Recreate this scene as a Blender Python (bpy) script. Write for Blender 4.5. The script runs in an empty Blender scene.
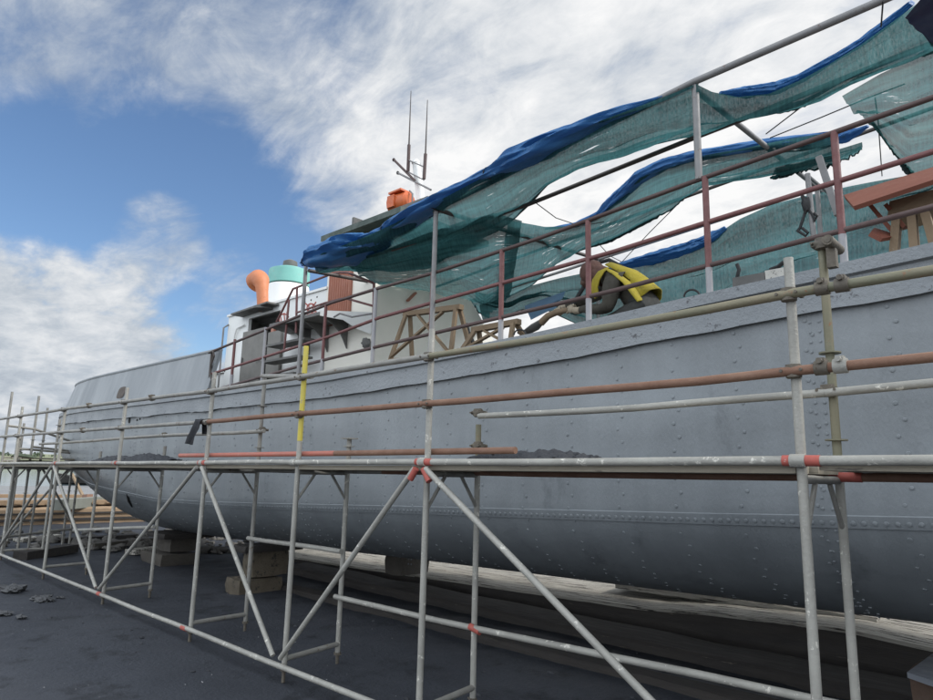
import bpy, math, random
from mathutils import Vector as V, Matrix, noise
random.seed(7)
S = bpy.context.scene
C = S.collection
PI = math.pi
# ------------------------------------------------------------------ camera
EYE = V((0, 0, 1.85))
FPX, YAW, PIT, ROLL = 667.547, math.radians(43.55), math.radians(10.367), math.radians(1.437)
vw = V((-math.sin(YAW)*math.cos(PIT), math.cos(YAW)*math.cos(PIT), math.sin(PIT)))
r0 = V((math.cos(YAW), math.sin(YAW), 0)); u0 = r0.cross(vw)
RT = r0*math.cos(ROLL)+u0*math.sin(ROLL); UP = -r0*math.sin(ROLL)+u0*math.cos(ROLL)
cd = bpy.data.cameras.new('camera'); cam = bpy.data.objects.new('camera', cd); C.objects.link(cam)
cd.sensor_fit = 'HORIZONTAL'; cd.sensor_width = 36; cd.lens = 36*FPX/933; cd.clip_end = 8000; cd.clip_start = .05
m3 = Matrix((RT, UP, -vw)).transposed()
cam.matrix_world = Matrix.Translation(EYE) @ m3.to_4x4()
S.camera = cam

def ray(x, y):
    return RT*((x-466.5)/FPX) - UP*((y-350)/FPX) + vw
def onY(x, y, Y):
    d = ray(x, y); return EYE + d*(Y/d.y)
def onZ(x, y, z):
    d = ray(x, y); return EYE + d*((z-EYE.z)/d.z)
def onX(x, y, X):
    d = ray(x, y); return EYE + d*(X/d.x)
RA, RB = .085, .08
def roofz(X, Y): return 5.12+RA*(X+1.8)+RB*(Y-4.95)
def onR(x, y, dz=0):
    d = ray(x, y)
    c = roofz(0, 0)+dz
    t = (c-EYE.z)/(d.z-RA*d.x-RB*d.y)
    return EYE+d*t

# ------------------------------------------------------------------ mesh builder
class MB:
    def __init__(s): s.v = []; s.f = []; s.m = []; s.mi = 0
    def add(s, vs, fs):
        o = len(s.v); s.v += [V(p) for p in vs]
        for f in fs: s.f.append([i+o for i in f]); s.m.append(s.mi)
        return s
    def box(s, c, sz, rz=0, rot=None, jit=0):
        R = rot if rot is not None else Matrix.Rotation(rz, 3, 'Z')
        c = V(c); vs = []
        for i in (-1, 1):
            for j in (-1, 1):
                for k in (-1, 1):
                    vs.append(c+R @ V((i*sz[0]/2+random.uniform(-jit, jit), j*sz[1]/2+random.uniform(-jit, jit), k*sz[2]/2+random.uniform(-jit, jit))))
        return s.add(vs, [(0, 1, 3, 2), (4, 6, 7, 5), (0, 4, 5, 1), (2, 3, 7, 6), (0, 2, 6, 4), (1, 5, 7, 3)])
    def bar(s, p, q, w, h, up=(0, 0, 1)):       # rectangular bar from p to q
        p, q = V(p), V(q); d = (q-p).normalized(); u = V(up)
        if abs(d.dot(u)) > .97: u = V((0, 1, 0))
        a = d.cross(u).normalized(); b = a.cross(d)
        vs = []
        for e in (p, q):
            for i, j in ((-1, -1), (1, -1), (1, 1), (-1, 1)): vs.append(e+a*i*w/2+b*j*h/2)
        return s.add(vs, [(3, 2, 1, 0), (4, 5, 6, 7), (0, 1, 5, 4), (1, 2, 6, 5), (2, 3, 7, 6), (3, 0, 4, 7)])
    def sweep(s, pts, rad, n=12, cap=True, flat=1.0, wob=0):
        pts = [V(p) for p in pts]; N = len(pts)
        if not hasattr(rad, '__len__'): rad = [rad]*N
        vs = []; a = None
        for i, p in enumerate(pts):
            d = (pts[min(i+1, N-1)]-pts[max(i-1, 0)]).normalized()
            if a is None:
                u = V((0, 0, 1)) if abs(d.z) < .9 else V((0, 1, 0))
                a = d.cross(u).normalized()
            a = (a-d*a.dot(d)).normalized(); b = d.cross(a)
            for k in range(n):
                t = 2*PI*k/n; r = rad[i]
                if wob: r *= 1+wob*noise.noise(p*2.3+V((math.cos(t)*1.3, math.sin(t)*1.3, t*.2)))
                vs.append(p+a*math.cos(t)*r+b*math.sin(t)*r*flat)
        fs = []
        for i in range(N-1):
            for k in range(n):
                fs.append((i*n+k, i*n+(k+1) % n, (i+1)*n+(k+1) % n, (i+1)*n+k))
        if cap: fs += [tuple(range(n))[::-1], tuple(range((N-1)*n, N*n))]
        return s.add(vs, fs)
    def tube(s, p, q, r, n=12, cap=True): return s.sweep([p, q], r, n, cap)
    def dome(s, c, nrm, r, h, n=7):
        nrm = V(nrm).normalized(); u = V((0, 0, 1)) if abs(nrm.z) < .9 else V((1, 0, 0))
        a = nrm.cross(u).normalized(); b = nrm.cross(a); c = V(c)
        vs = []
        for rr, hh in ((1, -.004/h), (.78, .62)):
            for k in range(n):
                t = 2*PI*k/n; vs.append(c+(a*math.cos(t)+b*math.sin(t))*r*rr+nrm*h*hh)
        vs.append(c+nrm*h)
        fs = [(k, (k+1) % n, n+(k+1) % n, n+k) for k in range(n)]+[(n+k, n+(k+1) % n, 2*n) for k in range(n)]
        fs = [f[::-1] for f in fs]
        return s.add(vs, fs)
    def prism(s, poly, y0, y1):                   # polygon of (x,z) extruded along y
        n = len(poly)
        vs = [V((x, y0, z)) for x, z in poly]+[V((x, y1, z)) for x, z in poly]
        fs = [tuple(range(n)), tuple(range(2*n-1, n-1, -1))]+[((k+1) % n, k, n+k, n+(k+1) % n) for k in range(n)]
        return s.add(vs, fs)
    def grid(s, rows, closed=False):
        n = len(rows[0]); vs = [p for r in rows for p in r]; fs = []
        for i in range(len(rows)-1):
            for j in range(n if closed else n-1):
                fs.append((i*n+j, i*n+(j+1) % n, (i+1)*n+(j+1) % n, (i+1)*n+j))
        return s.add(vs, fs)
    def blob(s, c, r, sc=(1, 1, 1), n=8, amp=.3, fr=1.5, seed=0):
        c = V(c); vs = []; fs = []
        for i in range(n+1):
            th = PI*i/n
            for k in range(n*2):
                ph = PI*k/n; d = V((math.sin(th)*math.cos(ph), math.sin(th)*math.sin(ph), math.cos(th)))
                q = r*(1+amp*noise.noise(d*fr+V((seed*3.1, seed*1.7, 5))))
                vs.append(c+V((d.x*sc[0], d.y*sc[1], d.z*sc[2]))*q)
        m = n*2
        for i in range(n):
            for k in range(m): fs.append((i*m+k, (i+1)*m+k, (i+1)*m+(k+1) % m, i*m+(k+1) % m))
        return s.add(vs, fs)
    def build(s, name, mat, parent=None, smooth=True, ang=40):
        me = bpy.data.meshes.new(name)
        o0 = V((0, 0, 0))
        if parent is not None:
            q = parent
            while q is not None: o0 += q.location; q = q.parent
        elif s.v:
            lo = V([min(p[i] for p in s.v) for i in range(3)]); hi = V([max(p[i] for p in s.v) for i in range(3)])
            o0 = V(((lo.x+hi.x)/2, (lo.y+hi.y)/2, lo.z))
        me.from_pydata([p-o0 for p in s.v], [], s.f)
        mats = mat if isinstance(mat, (list, tuple)) else [mat]
        for mm in mats: me.materials.append(mm)
        for p, mi in zip(me.polygons, s.m): p.material_index = mi
        me.validate(); me.update()
        if smooth:
            for p in me.polygons: p.use_smooth = True
            me.set_sharp_from_angle(angle=math.radians(ang))
        o = bpy.data.objects.new(name, me); C.objects.link(o)
        if parent is not None: o.parent = parent
        else: o.location = o0
        return o

def tag(o, label, cat, group=None):
    o['label'] = label; o['category'] = cat
    if group: o['group'] = group
    return o
def thing(name, loc, label, cat, group=None):
    o = bpy.data.objects.new(name, None); C.objects.link(o); o.location = V(loc); o.empty_display_size = .2
    return tag(o, label, cat, group)
def struct(o, kind='structure'): o['kind'] = kind; return o

# ------------------------------------------------------------------ materials
def mat(name, col, rough=.6, metal=0, col2=None, scale=4, amount=.5, col3=None, scale3=12, th3=.62, bump=.0, bscale=40, spec=.5, stretch=(1, 1, 1), rvar=.15, soft3=.06):
    m = bpy.data.materials.new(name); m.use_nodes = True; nt = m.node_tree; N = nt.nodes; L = nt.links
    b = N['Principled BSDF']; b.inputs['Roughness'].default_value = rough; b.inputs['Metallic'].default_value = metal
    b.inputs['Specular IOR Level'].default_value = spec
    tc = N.new('ShaderNodeTexCoord'); mp = N.new('ShaderNodeMapping'); mp.inputs['Scale'].default_value = stretch
    L.new(tc.outputs['Object'], mp.inputs['Vector'])
    def nz(sc, det=5, rg=.6):
        n = N.new('ShaderNodeTexNoise'); n.inputs['Scale'].default_value = sc; n.inputs['Detail'].default_value = det; n.inputs['Roughness'].default_value = rg
        L.new(mp.outputs['Vector'], n.inputs['Vector']); return n
    def mr(src, a, c, t0=0, t1=1):
        r = N.new('ShaderNodeMapRange'); r.inputs['From Min'].default_value = a; r.inputs['From Max'].default_value = c
        r.inputs['To Min'].default_value = t0; r.inputs['To Max'].default_value = t1
        L.new(src, r.inputs['Value']); return r.outputs['Result']
    def mix(f, a, c):
        x = N.new('ShaderNodeMix'); x.data_type = 'RGBA'; L.new(f, x.inputs[0])
        for i, q in ((6, a), (7, c)):
            if isinstance(q, tuple): x.inputs[i].default_value = (*q, 1)
            else: L.new(q, x.inputs[i])
        return x.outputs[2]
    c2 = col2 or tuple(c*.7 for c in col)
    n1 = nz(scale)
    out = mix(mr(n1.outputs['Fac'], .5-amount/2-.05, .5+amount/2), col, c2)
    if col3:
        n3 = nz(scale3, 8, .7)
        out = mix(mr(n3.outputs['Fac'], th3, th3+soft3), out, col3)
    L.new(out, b.inputs['Base Color'])
    n2 = nz(scale*2.3)
    L.new(mr(n2.outputs['Fac'], .3, .7, max(rough-rvar, .05), min(rough+rvar, 1)), b.inputs['Roughness'])
    if bump:
        nb = nz(bscale, 6, .65); bp = N.new('ShaderNodeBump'); bp.inputs['Strength'].default_value = bump; bp.inputs['Distance'].default_value = .02
        L.new(nb.outputs['Fac'], bp.inputs['Height']); L.new(bp.outputs['Normal'], b.inputs['Normal'])
    m['h'] = 1
    return m
galv = mat('galvanised_steel', (.24, .23, .205), .55, .12, (.42, .405, .36), 3.2, .55, (.64, .61, .54), 14, .60, .3, 60, .4, soft3=.03)
galvd = mat('old_steel_tube', (.17, .163, .148), .6, .1, (.33, .315, .28), 5, .55, (.15, .095, .06), 14, .60, .25, 60)
rusty = mat('rusty_steel_tube', (.17, .085, .055), .75, .1, (.26, .15, .10), 6, .6, (.3, .28, .25), 20, .7, .3, 60)
olive = mat('olive_painted_tube', (.16, .165, .11), .6, .1, (.24, .20, .13), 3, .5, (.26, .12, .06), 9, .6, .2, 60)
yellow = mat('yellow_painted_tube', (.62, .50, .05), .5, 0, (.5, .42, .1), 8, .5, (.35, .3, .22), 18, .62)
redtube = mat('faded_red_tube', (.48, .12, .08), .6, 0, (.38, .16, .12), 5, .5, (.45, .38, .34), 14, .64)
redtape = mat('red_paint_mark', (.46, .11, .085), .7, 0, (.34, .08, .06), 14, .6, (.48, .40, .36), 30, .64)
clampm = mat('coupler_steel', (.10, .088, .075), .65, .3, (.17, .145, .11), 18, .5, (.07, .045, .03), 30, .6, .2, 60)
plankm = mat('scaffold_plank', (.36, .32, .25), .8, 0, (.27, .24, .19), 3, .5, (.15, .13, .11), 10, .6, .3, 30, .3, (.4, 3, 3))
darkplank = mat('plank_underside', (.05, .048, .045), .9, 0, (.09, .085, .075), 4, .5)
shipred = mat('red_oxide_railing', (.13, .045, .042), .6, 0, (.19, .08, .075), 7, .5, (.3, .24, .22), 18, .66, .2, 50)
shiprail = mat('brown_railing_pipe', (.062, .036, .033), .6, 0, (.10, .062, .056), 3, .6, (.3, .26, .24), 18, .68)
shipgrey = mat('grey_primer_post', (.27, .265, .275), .6, 0, (.36, .35, .355), 7, .5, (.25, .12, .1), 16, .66)
pipegrey = mat('grey_pipe', (.18, .178, .175), .55, .1, (.27, .26, .255), 5, .5, (.16, .10, .08), 12, .62)
pipedark = mat('dark_pipe', (.05, .045, .042), .6, .1, (.09, .07, .06), 5, .5)
white = mat('white_paint', (.83, .83, .81), .55, 0, (.76, .76, .72), 1.6, .6, (.45, .40, .32), 7, .70, .08, 40, .4, (1, 1, .5), soft3=.12)
cream = mat('cream_paint', (.86, .83, .74), .6, 0, (.80, .765, .67), 1.3, .6, (.42, .36, .26), 6, .69, .08, 40, .4, soft3=.12)
teal = mat('teal_paint', (.15, .40, .35), .55, 0, (.2, .47, .41), 3, .5, (.30, .36, .32), 9, .60, .2, 30, soft3=.12)
orange = mat('orange_paint', (.60, .215, .09), .6, 0, (.50, .165, .07), 4, .6, (.26, .10, .06), 11, .60, .2, 30, soft3=.12)
orangel = mat('orange_lamp_housing', (.62, .14, .03), .5, 0, (.5, .10, .03), 8, .5, (.3, .08, .03), 18, .62)
brownp = mat('brown_sheet', (.36, .14, .085), .6, 0, (.42, .18, .12), 4, .6, (.2, .08, .05), 12, .64)
doorgrey = mat('grey_door_paint', (.17, .165, .15), .7, 0, (.22, .21, .19), 4, .5, (.30, .29, .27), 14, .66, .1, 30)
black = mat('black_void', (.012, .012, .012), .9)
darkgreen = mat('dark_green_roof', (.035, .055, .045), .6, 0, (.06, .085, .07), 4, .5)
undergrey = mat('dark_grey_steel', (.10, .10, .095), .7, 0, (.16, .155, .145), 4, .5, (.18, .10, .06), 12, .66)
rubber = mat('black_rubber', (.02, .02, .021), .6)
ragm = mat('black_cloth', (.016, .017, .02), .9, 0, (.03, .03, .034), 14, .5)
wood = mat('raw_timber', (.27, .20, .13), .8, 0, (.19, .135, .085), 5, .6, (.36, .31, .25), 14, .64, .2, 40, .3)
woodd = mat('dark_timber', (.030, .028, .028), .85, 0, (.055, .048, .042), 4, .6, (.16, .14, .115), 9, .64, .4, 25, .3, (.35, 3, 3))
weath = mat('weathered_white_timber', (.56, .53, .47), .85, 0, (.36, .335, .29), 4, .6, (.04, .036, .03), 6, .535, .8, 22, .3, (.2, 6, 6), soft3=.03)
tanwood = mat('tan_barge_timber', (.33, .235, .15), .85, 0, (.22, .15, .095), 2.5, .6, (.09, .06, .045), 5, .62, .3, 20, .3, (1, 1, 2))
stone = mat('concrete_block', (.15, .122, .085), .9, 0, (.085, .07, .05), 5, .6, (.035, .03, .026), 9, .56, .8, 18)
concd = mat('dark_block', (.055, .048, .042), .9, 0, (.085, .075, .06), 4, .6, (.03, .027, .025), 8, .62, .6, 18)
rubble = mat('mud_rubble', (.05, .052, .058), .9, 0, (.10, .10, .10), 7, .6, (.02, .02, .022), 12, .6, .8, 25)
mudheap = mat('wet_mud', (.028, .03, .036), .85, 0, (.05, .052, .058), 14, .6, (.085, .085, .09), 40, .66, .9, 40)
redboard = mat('red_oxide_board', (.23, .078, .046), .7, 0, (.18, .058, .036), 2.5, .6, (.30, .13, .09), 12, .68, .1, 40)
plate = mat('steel_plate', (.16, .175, .20), .55, .3, (.22, .23, .25), 4, .5, (.22, .12, .08), 9, .6, .2, 40)
rustblk = mat('rusty_block', (.07, .045, .035), .85, .1, (.12, .075, .05), 6, .6, (.03, .025, .022), 12, .6, .5, 30)
bluetarp = mat('blue_tarpaulin', (.045, .17, .42), .45, 0, (.07, .24, .50), 5, .6, (.13, .34, .58), 11, .66, .35, 26, .5, (1, 2, 2))
def thinlight(m, w_):
    nt = m.node_tree; b = nt.nodes['Principled BSDF']; o = nt.nodes['Material Output']; t = nt.nodes.new('ShaderNodeBsdfTranslucent'); x = nt.nodes.new('ShaderNodeMixShader'); x.inputs[0].default_value = w_
    nt.links.new(b.inputs['Base Color'].links[0].from_socket, t.inputs['Color']); nt.links.new(b.outputs[0], x.inputs[1]); nt.links.new(t.outputs[0], x.inputs[2]); nt.links.new(x.outputs[0], o.inputs['Surface'])
thinlight(bluetarp, .35)
navy = mat('navy_tarpaulin', (.018, .03, .085), .6, 0, (.026, .04, .11), 4, .5)
trunkm = mat('bark', (.07, .055, .042), .9)

def hullmat():
    m = mat('hull_paint', (.176, .193, .205), .40, 0, (.250, .269, .280), .6, .55, (.130, .142, .152), 2.6, .58, .25, 60, .5, (1, 1, .42), soft3=.16)
    nt = m.node_tree; N = nt.nodes; L = nt.links; b = N['Principled BSDF']; src = b.inputs['Base Color'].links[0].from_socket
    tc = N.new('ShaderNodeTexCoord'); mp = N.new('ShaderNodeMapping'); mp.inputs['Scale'].default_value = (2.4, 1, .55); L.new(tc.outputs['Object'], mp.inputs[0])
    n1 = N.new('ShaderNodeTexNoise'); n1.inputs['Scale'].default_value = 1.0; n1.inputs['Detail'].default_value = 7; n1.inputs['Roughness'].default_value = .7; L.new(mp.outputs[0], n1.inputs[0])
    mp2 = N.new('ShaderNodeMapping'); mp2.inputs['Scale'].default_value = (.55, 1, 2.2); L.new(tc.outputs['Object'], mp2.inputs[0])
    n2 = N.new('ShaderNodeTexNoise'); n2.inputs['Scale'].default_value = 1.3; n2.inputs['Detail'].default_value = 6; L.new(mp2.outputs[0], n2.inputs[0])
    ad = N.new('ShaderNodeMath'); ad.operation = 'ADD'; L.new(n1.outputs[0], ad.inputs[0]); L.new(n2.outputs[0], ad.inputs[1])
    mr = N.new('ShaderNodeMapRange'); mr.inputs[1].default_value = .72; mr.inputs[2].default_value = 1.28; mr.inputs[3].default_value = .82; mr.inputs[4].default_value = 1.12; L.new(ad.outputs[0], mr.inputs[0])
    mx = N.new('ShaderNodeVectorMath'); mx.operation = 'SCALE'; L.new(src, mx.inputs[0]); L.new(mr.outputs[0], mx.inputs['Scale']); L.new(mx.outputs[0], b.inputs['Base Color'])
    return m
hullp = hullmat()
strakem = mat('strake_paint', (.178, .192, .203), .5, 0, (.24, .254, .264), .9, .6, (.07, .07, .075), 13, .60, .7, 26, .5, (1, 1, 1), soft3=.06)
bulwp = mat('bulwark_paint', (.19, .206, .218), .5, 0, (.26, .277, .288), .8, .6, (.14, .146, .155), 4, .62, .2, 50, .5, (1.6, 1, .3), soft3=.1)

def netmat(name, col, dens=.86, seed=0):
    m = bpy.data.materials.new(name); m.use_nodes = True; nt = m.node_tree; N = nt.nodes; L = nt.links
    for n in list(N): N.remove(n)
    out = N.new('ShaderNodeOutputMaterial'); mixs = N.new('ShaderNodeMixShader'); tr = N.new('ShaderNodeBsdfTransparent')
    df = N.new('ShaderNodeBsdfDiffuse'); tl = N.new('ShaderNodeBsdfTranslucent'); ms = N.new('ShaderNodeMixShader'); ms.inputs[0].default_value = .42
    uv = N.new('ShaderNodeUVMap'); tc = N.new('ShaderNodeTexCoord')
    nz = N.new('ShaderNodeTexNoise'); nz.inputs['Scale'].default_value = 2.2; nz.inputs['Detail'].default_value = 6; L.new(tc.outputs['Object'], nz.inputs['Vector'])
    cr = N.new('ShaderNodeMix'); cr.data_type = 'RGBA'; cr.inputs[6].default_value = (*[c*.42 for c in col], 1); cr.inputs[7].default_value = (*[c*1.5 for c in col], 1)
    mpk = N.new('ShaderNodeMapping'); mpk.inputs['Scale'].default_value = (38, 3, 1); L.new(uv.outputs['UV'], mpk.inputs['Vector'])
    nk = N.new('ShaderNodeTexNoise'); nk.inputs['Scale'].default_value = 1; nk.inputs['Detail'].default_value = 4; L.new(mpk.outputs['Vector'], nk.inputs['Vector'])
    mk = N.new('ShaderNodeMapping'); mk.inputs['Scale'].default_value = (.5, 7, 1); mk.inputs['Location'].default_value = (seed, seed*.7, 0); L.new(uv.outputs['UV'], mk.inputs['Vector'])
    nb_ = N.new('ShaderNodeTexNoise'); nb_.inputs['Scale'].default_value = 1; nb_.inputs['Detail'].default_value = 3; L.new(mk.outputs['Vector'], nb_.inputs['Vector'])
    s1 = N.new('ShaderNodeMath'); s1.operation = 'MULTIPLY_ADD'; L.new(nk.outputs['Fac'], s1.inputs[0]); s1.inputs[1].default_value = 1.1; s1.inputs[2].default_value = -.55
    s2 = N.new('ShaderNodeMath'); s2.operation = 'MULTIPLY_ADD'; L.new(nb_.outputs['Fac'], s2.inputs[0]); s2.inputs[1].default_value = 2.2; s2.inputs[2].default_value = -.6
    s3 = N.new('ShaderNodeMath'); s3.operation = 'ADD'; s3.use_clamp = True; L.new(s1.outputs[0], s3.inputs[0]); L.new(s2.outputs[0], s3.inputs[1])
    L.new(s3.outputs[0], cr.inputs[0]); L.new(cr.outputs[2], df.inputs['Color']); L.new(cr.outputs[2], tl.inputs['Color'])
    # holes: torn ladders where threads are pulled apart + fine weave
    mp = N.new('ShaderNodeMapping'); mp.inputs['Scale'].default_value = (3.0, 26, 1); mp.inputs['Location'].default_value = (seed*7.3, seed*3.1, 0); L.new(uv.outputs['UV'], mp.inputs['Vector'])
    n2 = N.new('ShaderNodeTexNoise'); n2.inputs['Scale'].default_value = 1.0; n2.inputs['Detail'].default_value = 3; L.new(mp.outputs['Vector'], n2.inputs['Vector'])
    mp3 = N.new('ShaderNodeMapping'); mp3.inputs['Location'].default_value = (seed*2.3, seed*5.1, 0); L.new(uv.outputs['UV'], mp3.inputs['Vector'])
    n3 = N.new('ShaderNodeTexNoise'); n3.inputs['Scale'].default_value = 1.15; n3.inputs['Detail'].default_value = 2; L.new(mp3.outputs['Vector'], n3.inputs['Vector'])
    def rng(src, a, b, c, d):
        r = N.new('ShaderNodeMapRange'); r.inputs[1].default_value = a; r.inputs[2].default_value = b; r.inputs[3].default_value = c; r.inputs[4].default_value = d; L.new(src, r.inputs[0]); return r.outputs[0]
    a = rng(n2.outputs['Fac'], .62, .66, 0, 1); b = rng(n3.outputs['Fac'], .57, .64, 0, 1)
    mm = N.new('ShaderNodeMath'); mm.operation = 'MULTIPLY'; L.new(a, mm.inputs[0]); L.new(b, mm.inputs[1])
    mp4 = N.new('ShaderNodeMapping'); mp4.inputs['Scale'].default_value = (120, 30, 1); L.new(uv.outputs['UV'], mp4.inputs['Vector'])
    wv = N.new('ShaderNodeTexNoise'); wv.inputs['Scale'].default_value = 1; wv.inputs['Detail'].default_value = 3; L.new(mp4.outputs['Vector'], wv.inputs['Vector'])
    w = rng(wv.outputs['Fac'], .3, .7, dens-.07, dens+.05)
    sb = N.new('ShaderNodeMath'); sb.operation = 'SUBTRACT'; sb.use_clamp = True; L.new(w, sb.inputs[0]); L.new(mm.outputs[0], sb.inputs[1])
    L.new(df.outputs[0], ms.inputs[1]); L.new(tl.outputs[0], ms.inputs[2])
    L.new(sb.outputs[0], mixs.inputs[0]); L.new(tr.outputs[0], mixs.inputs[1]); L.new(ms.outputs[0], mixs.inputs[2])
    L.new(mixs.outputs[0], out.inputs['Surface'])
    return m
netm = [netmat('green_shade_net', (.056, .155, .162), .945, i) for i in range(5)]
hemm = mat('rolled_net_hem', (.012, .034, .036), .9, 0, (.02, .055, .056), 9, .5)
tarpthin = netmat('blue_tarp_sheet', (.03, .16, .5), .985, 9)

# ------------------------------------------------------------------ ground, water, far bank
def fine(a, b, st):
    n = int(round((b-a)/st)); return [a+(b-a)*i/n for i in range(n+1)]
xs = [-4000, -1500, -600, -250, -100, -60, -40, -32]+fine(-29, 6, .14)+[8, 12, 20, 40, 100, 400, 1500, 4000]
ys = [-4000, -1500, -400, -100, -40, -20, -10]+fine(-6, 13, .14)+[16, 22, 40, 100, 400, 1500, 4000]
def sstep(a, b, x):
    t = max(0, min(1, (x-a)/(b-a))); return t*t*(3-2*t)
def gz(x, y):
    z = 0
    if -31 < x < 10 and -8 < y < 15:
        z += .026*noise.noise(V((x*.7, y*.7, 1)))+.014*noise.noise(V((x*2.3, y*2.3, 4)))+.010*noise.noise(V((x*3.1, y*.9, 14)))
        q = noise.noise(V((x*1.1, y*1.1, 9)))
        z += .02*max(0, q-.15)*noise.noise(V((x*6, y*6, 2)))*3
        z -= .012
    sh = -25.5+.8*noise.noise(V((y*.3, 2, 3)))
    z += -1.6*sstep(sh, sh-6, x)
    return z
g = MB(); g.grid([[V((x, y, gz(x, y))) for y in ys] for x in xs][::-1])
ground_m = mat('dark_mud_ground', (.028, .031, .039), .74, 0, (.046, .050, .060), .8, .5, (.020, .022, .027), 2.2, .54, .7, 24, .35, (1, 1, 1), rvar=.18, soft3=.10)
gr = struct(g.build('ground', ground_m, None))
mudf = mat('wet_mudflat', (.15, .14, .125), .35, 0, (.24, .23, .21), .5, .6, (.09, .07, .055), .9, .58, .5, 3, .5, (1, .35, 1), rvar=.12)
mf = MB(); 
mf.grid([[V((x, y, -.30+.05*noise.noise(V((x*.25, y*.6, 3)))-.18*sstep(-62, -80, x))) for y in fine(-60, 110, 1.7)] for x in fine(-90, -26, 1.0)][::-1])
struct(mf.build('mudflat', mudf, None))
wm = mat('water', (.10, .14, .16), .10, 0, (.12, .16, .18), .2, .5, None, bump=.25, bscale=1.2, rvar=.03)
w = MB(); w.grid([[V((x, y, -.42)) for y in (-3000, -400, 0, 200, 800, 4000)] for x in (-4000, -1500, -500, -200, -100, -31)][::-1])
struct(w.build('water', wm, None))
bankm = mat('marsh_grass', (.15, .165, .085), .95, 0, (.22, .225, .14), .04, .6, (.10, .13, .05), .1, .6)
bk = MB()
rows = []
for i, (xx, zz) in enumerate(((-232, -.6), (-236, .6), (-250, 1.4), (-300, 3.6), (-420, 5.5), (-900, 5))):
    rows.append([V((xx+8*noise.noise(V((y*.02, i, 1))), y, zz+(.8*noise.noise(V((y*.03, i, 7))) if i > 1 else 0))) for y in fine(-400, 900, 10)])
bk.grid(rows); struct(bk.build('far_bank', bankm, None))
treem = mat('distant_foliage', (.075, .10, .06), .9, 0, (.11, .14, .09), .3, .6)
ft = MB()
for k in range(190):
    y = random.uniform(-200, 420); x = random.uniform(-330, -300); h = random.uniform(1.6, 3.4)*(1+.5*noise.noise(V((y*.02, 0, 0))))
    base = 3.3
    for j in range(26):
        a = random.uniform(0, 2*PI); rr = random.uniform(0, 1.0)*h*.8; zz = base+h*(.25+.75*random.random()*(1-.4*rr/h))
        c = V((x+rr*math.cos(a), y+rr*math.sin(a), zz)); s_ = random.uniform(.25, .6)*h*.38
        d1 = V((random.uniform(-1, 1), random.uniform(-1, 1), random.uniform(-1, 1))).normalized()*s_; d2 = d1.orthogonal().normalized()*s_
        ft.add([c+d1, c+d2, c-d1, c-d2], [(0, 1, 2, 3)])
    ft.tube((x, y, base-1), (x, y, base+h*.7), .12, 5)
struct(tag(ft.build('far_trees', treem, None, False), 'hazy line of low trees on the far bank across the water', 'trees'), 'stuff')

# ------------------------------------------------------------------ the ship
YC, HB = 6.9, 1.98
def lerp(tab, x):
    if x <= tab[0][0]: return tab[0][1]
    for (a, p), (b, q) in zip(tab, tab[1:]):
        if x <= b: return p+(q-p)*(x-a)/(b-a)
    return tab[-1][1]
SHEER = [(-24, 3.06), (-13, 3.02), (-10.2, 3.02), (-7.1, 3.03), (-5.2, 3.09), (-3.7, 3.15), (-2.2, 3.245), (-.65, 3.33), (2, 3.5), (8, 3.95)]
RIV = [(-24, 2.2), (-19, 1.75), (-16, 1.38), (-12, 1.24), (-10.3, 1.27), (-8.8, 1.32), (-5.6, 1.44), (-2.25, 1.56), (-.8, 1.62), (3, 1.8), (8, 2.0)]
KEEL = [(-22.6, 2.9), (-22.2, 2.2), (-21, 1.62), (-19, 1.08), (-17, .66), (-15.6, .48), (-14.5, .44), (-12, .50), (-7, .65), (-3, .73), (-1, .77), (4, .9), (8, 1.3)]
XS, XT = -21.5, -15.5
def half(X):
    if X < XT:
        t = min(1, (XT-X)/(XT-XS)); return HB*max(0, 1-t**2.2)**.5
    if X > 2: return HB*max(0.02, 1-((X-2)/6.5)**2)
    return HB
def curve(X):
    t = max(0, min(1, (-11.5-X)/8.5)); t = t*t*(3-2*t)
    zs, zk = lerp(SHEER, X), lerp(KEEL, X); zr = lerp(RIV, X)+.1
    zr = zr+(max(zr, zs-.75)-zr)*t
    zr = min(max(zr, zk+.25), zs-.05)
    return zs, zk, zr, half(X), 2-.40*t, .5+.20*t
def sect(X, n=30):
    """half-section points (b, z) from sheer down to keel"""
    zs, zk, zr, b, q, r = curve(X); out = []; nu = 10
    for i in range(nu): out.append((b, zs+(zr-zs)*i/nu))
    for i in range(n-nu+1):
        s_ = math.sin(PI/2*i/(n-nu)); out.append((b*max(0, 1-s_**q)**r if i < n-nu else 0, zr-(zr-zk)*s_))
    return out
def hside(X, z):
    """near-side hull surface point and outward normal at station X and height z"""
    def bb(x, h):
        zs, zk, zr, b, q, r = curve(x)
        if h >= zr: return b
        s_ = min(1, (zr-h)/(zr-zk)); return b*max(0, 1-s_**q)**r
    e = .01; b0 = bb(X, z)
    dz = (bb(X, z+e)-bb(X, z-e))/(2*e); dx = (bb(X+e, z)-bb(X-e, z))/(2*e)
    dz = min(dz, 12)
    return V((X, YC-b0, z)), V((-dx, -1, -dz)).normalized()
def dent(p):
    return .010*noise.noise(V((p.x*.9, p.z*1.0, 2)))
ship = thing('ship', (-8, YC, .5), 'long grey riveted ship with white deckhouse, held on blocks beside scaffolding', 'ship')
XST = [XS+.001]+[XS+.08*(1.32**i) for i in range(12)]
XST = [x for x in XST if x < -19.5]+fine(-19.5, 2, .16)+fine(2.3, 8.4, .5)
h = MB(); rows = []
for X in XST:
    r = []
    sc_ = sect(X)
    for b, z in sc_:
        p = V((X, YC-b, z)); p.y += dent(p) if b > .3 else 0; r.append(p)
    for b, z in sc_[::-1][1:]: r.append(V((X, YC+b, z)))
    rows.append(r)
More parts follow.
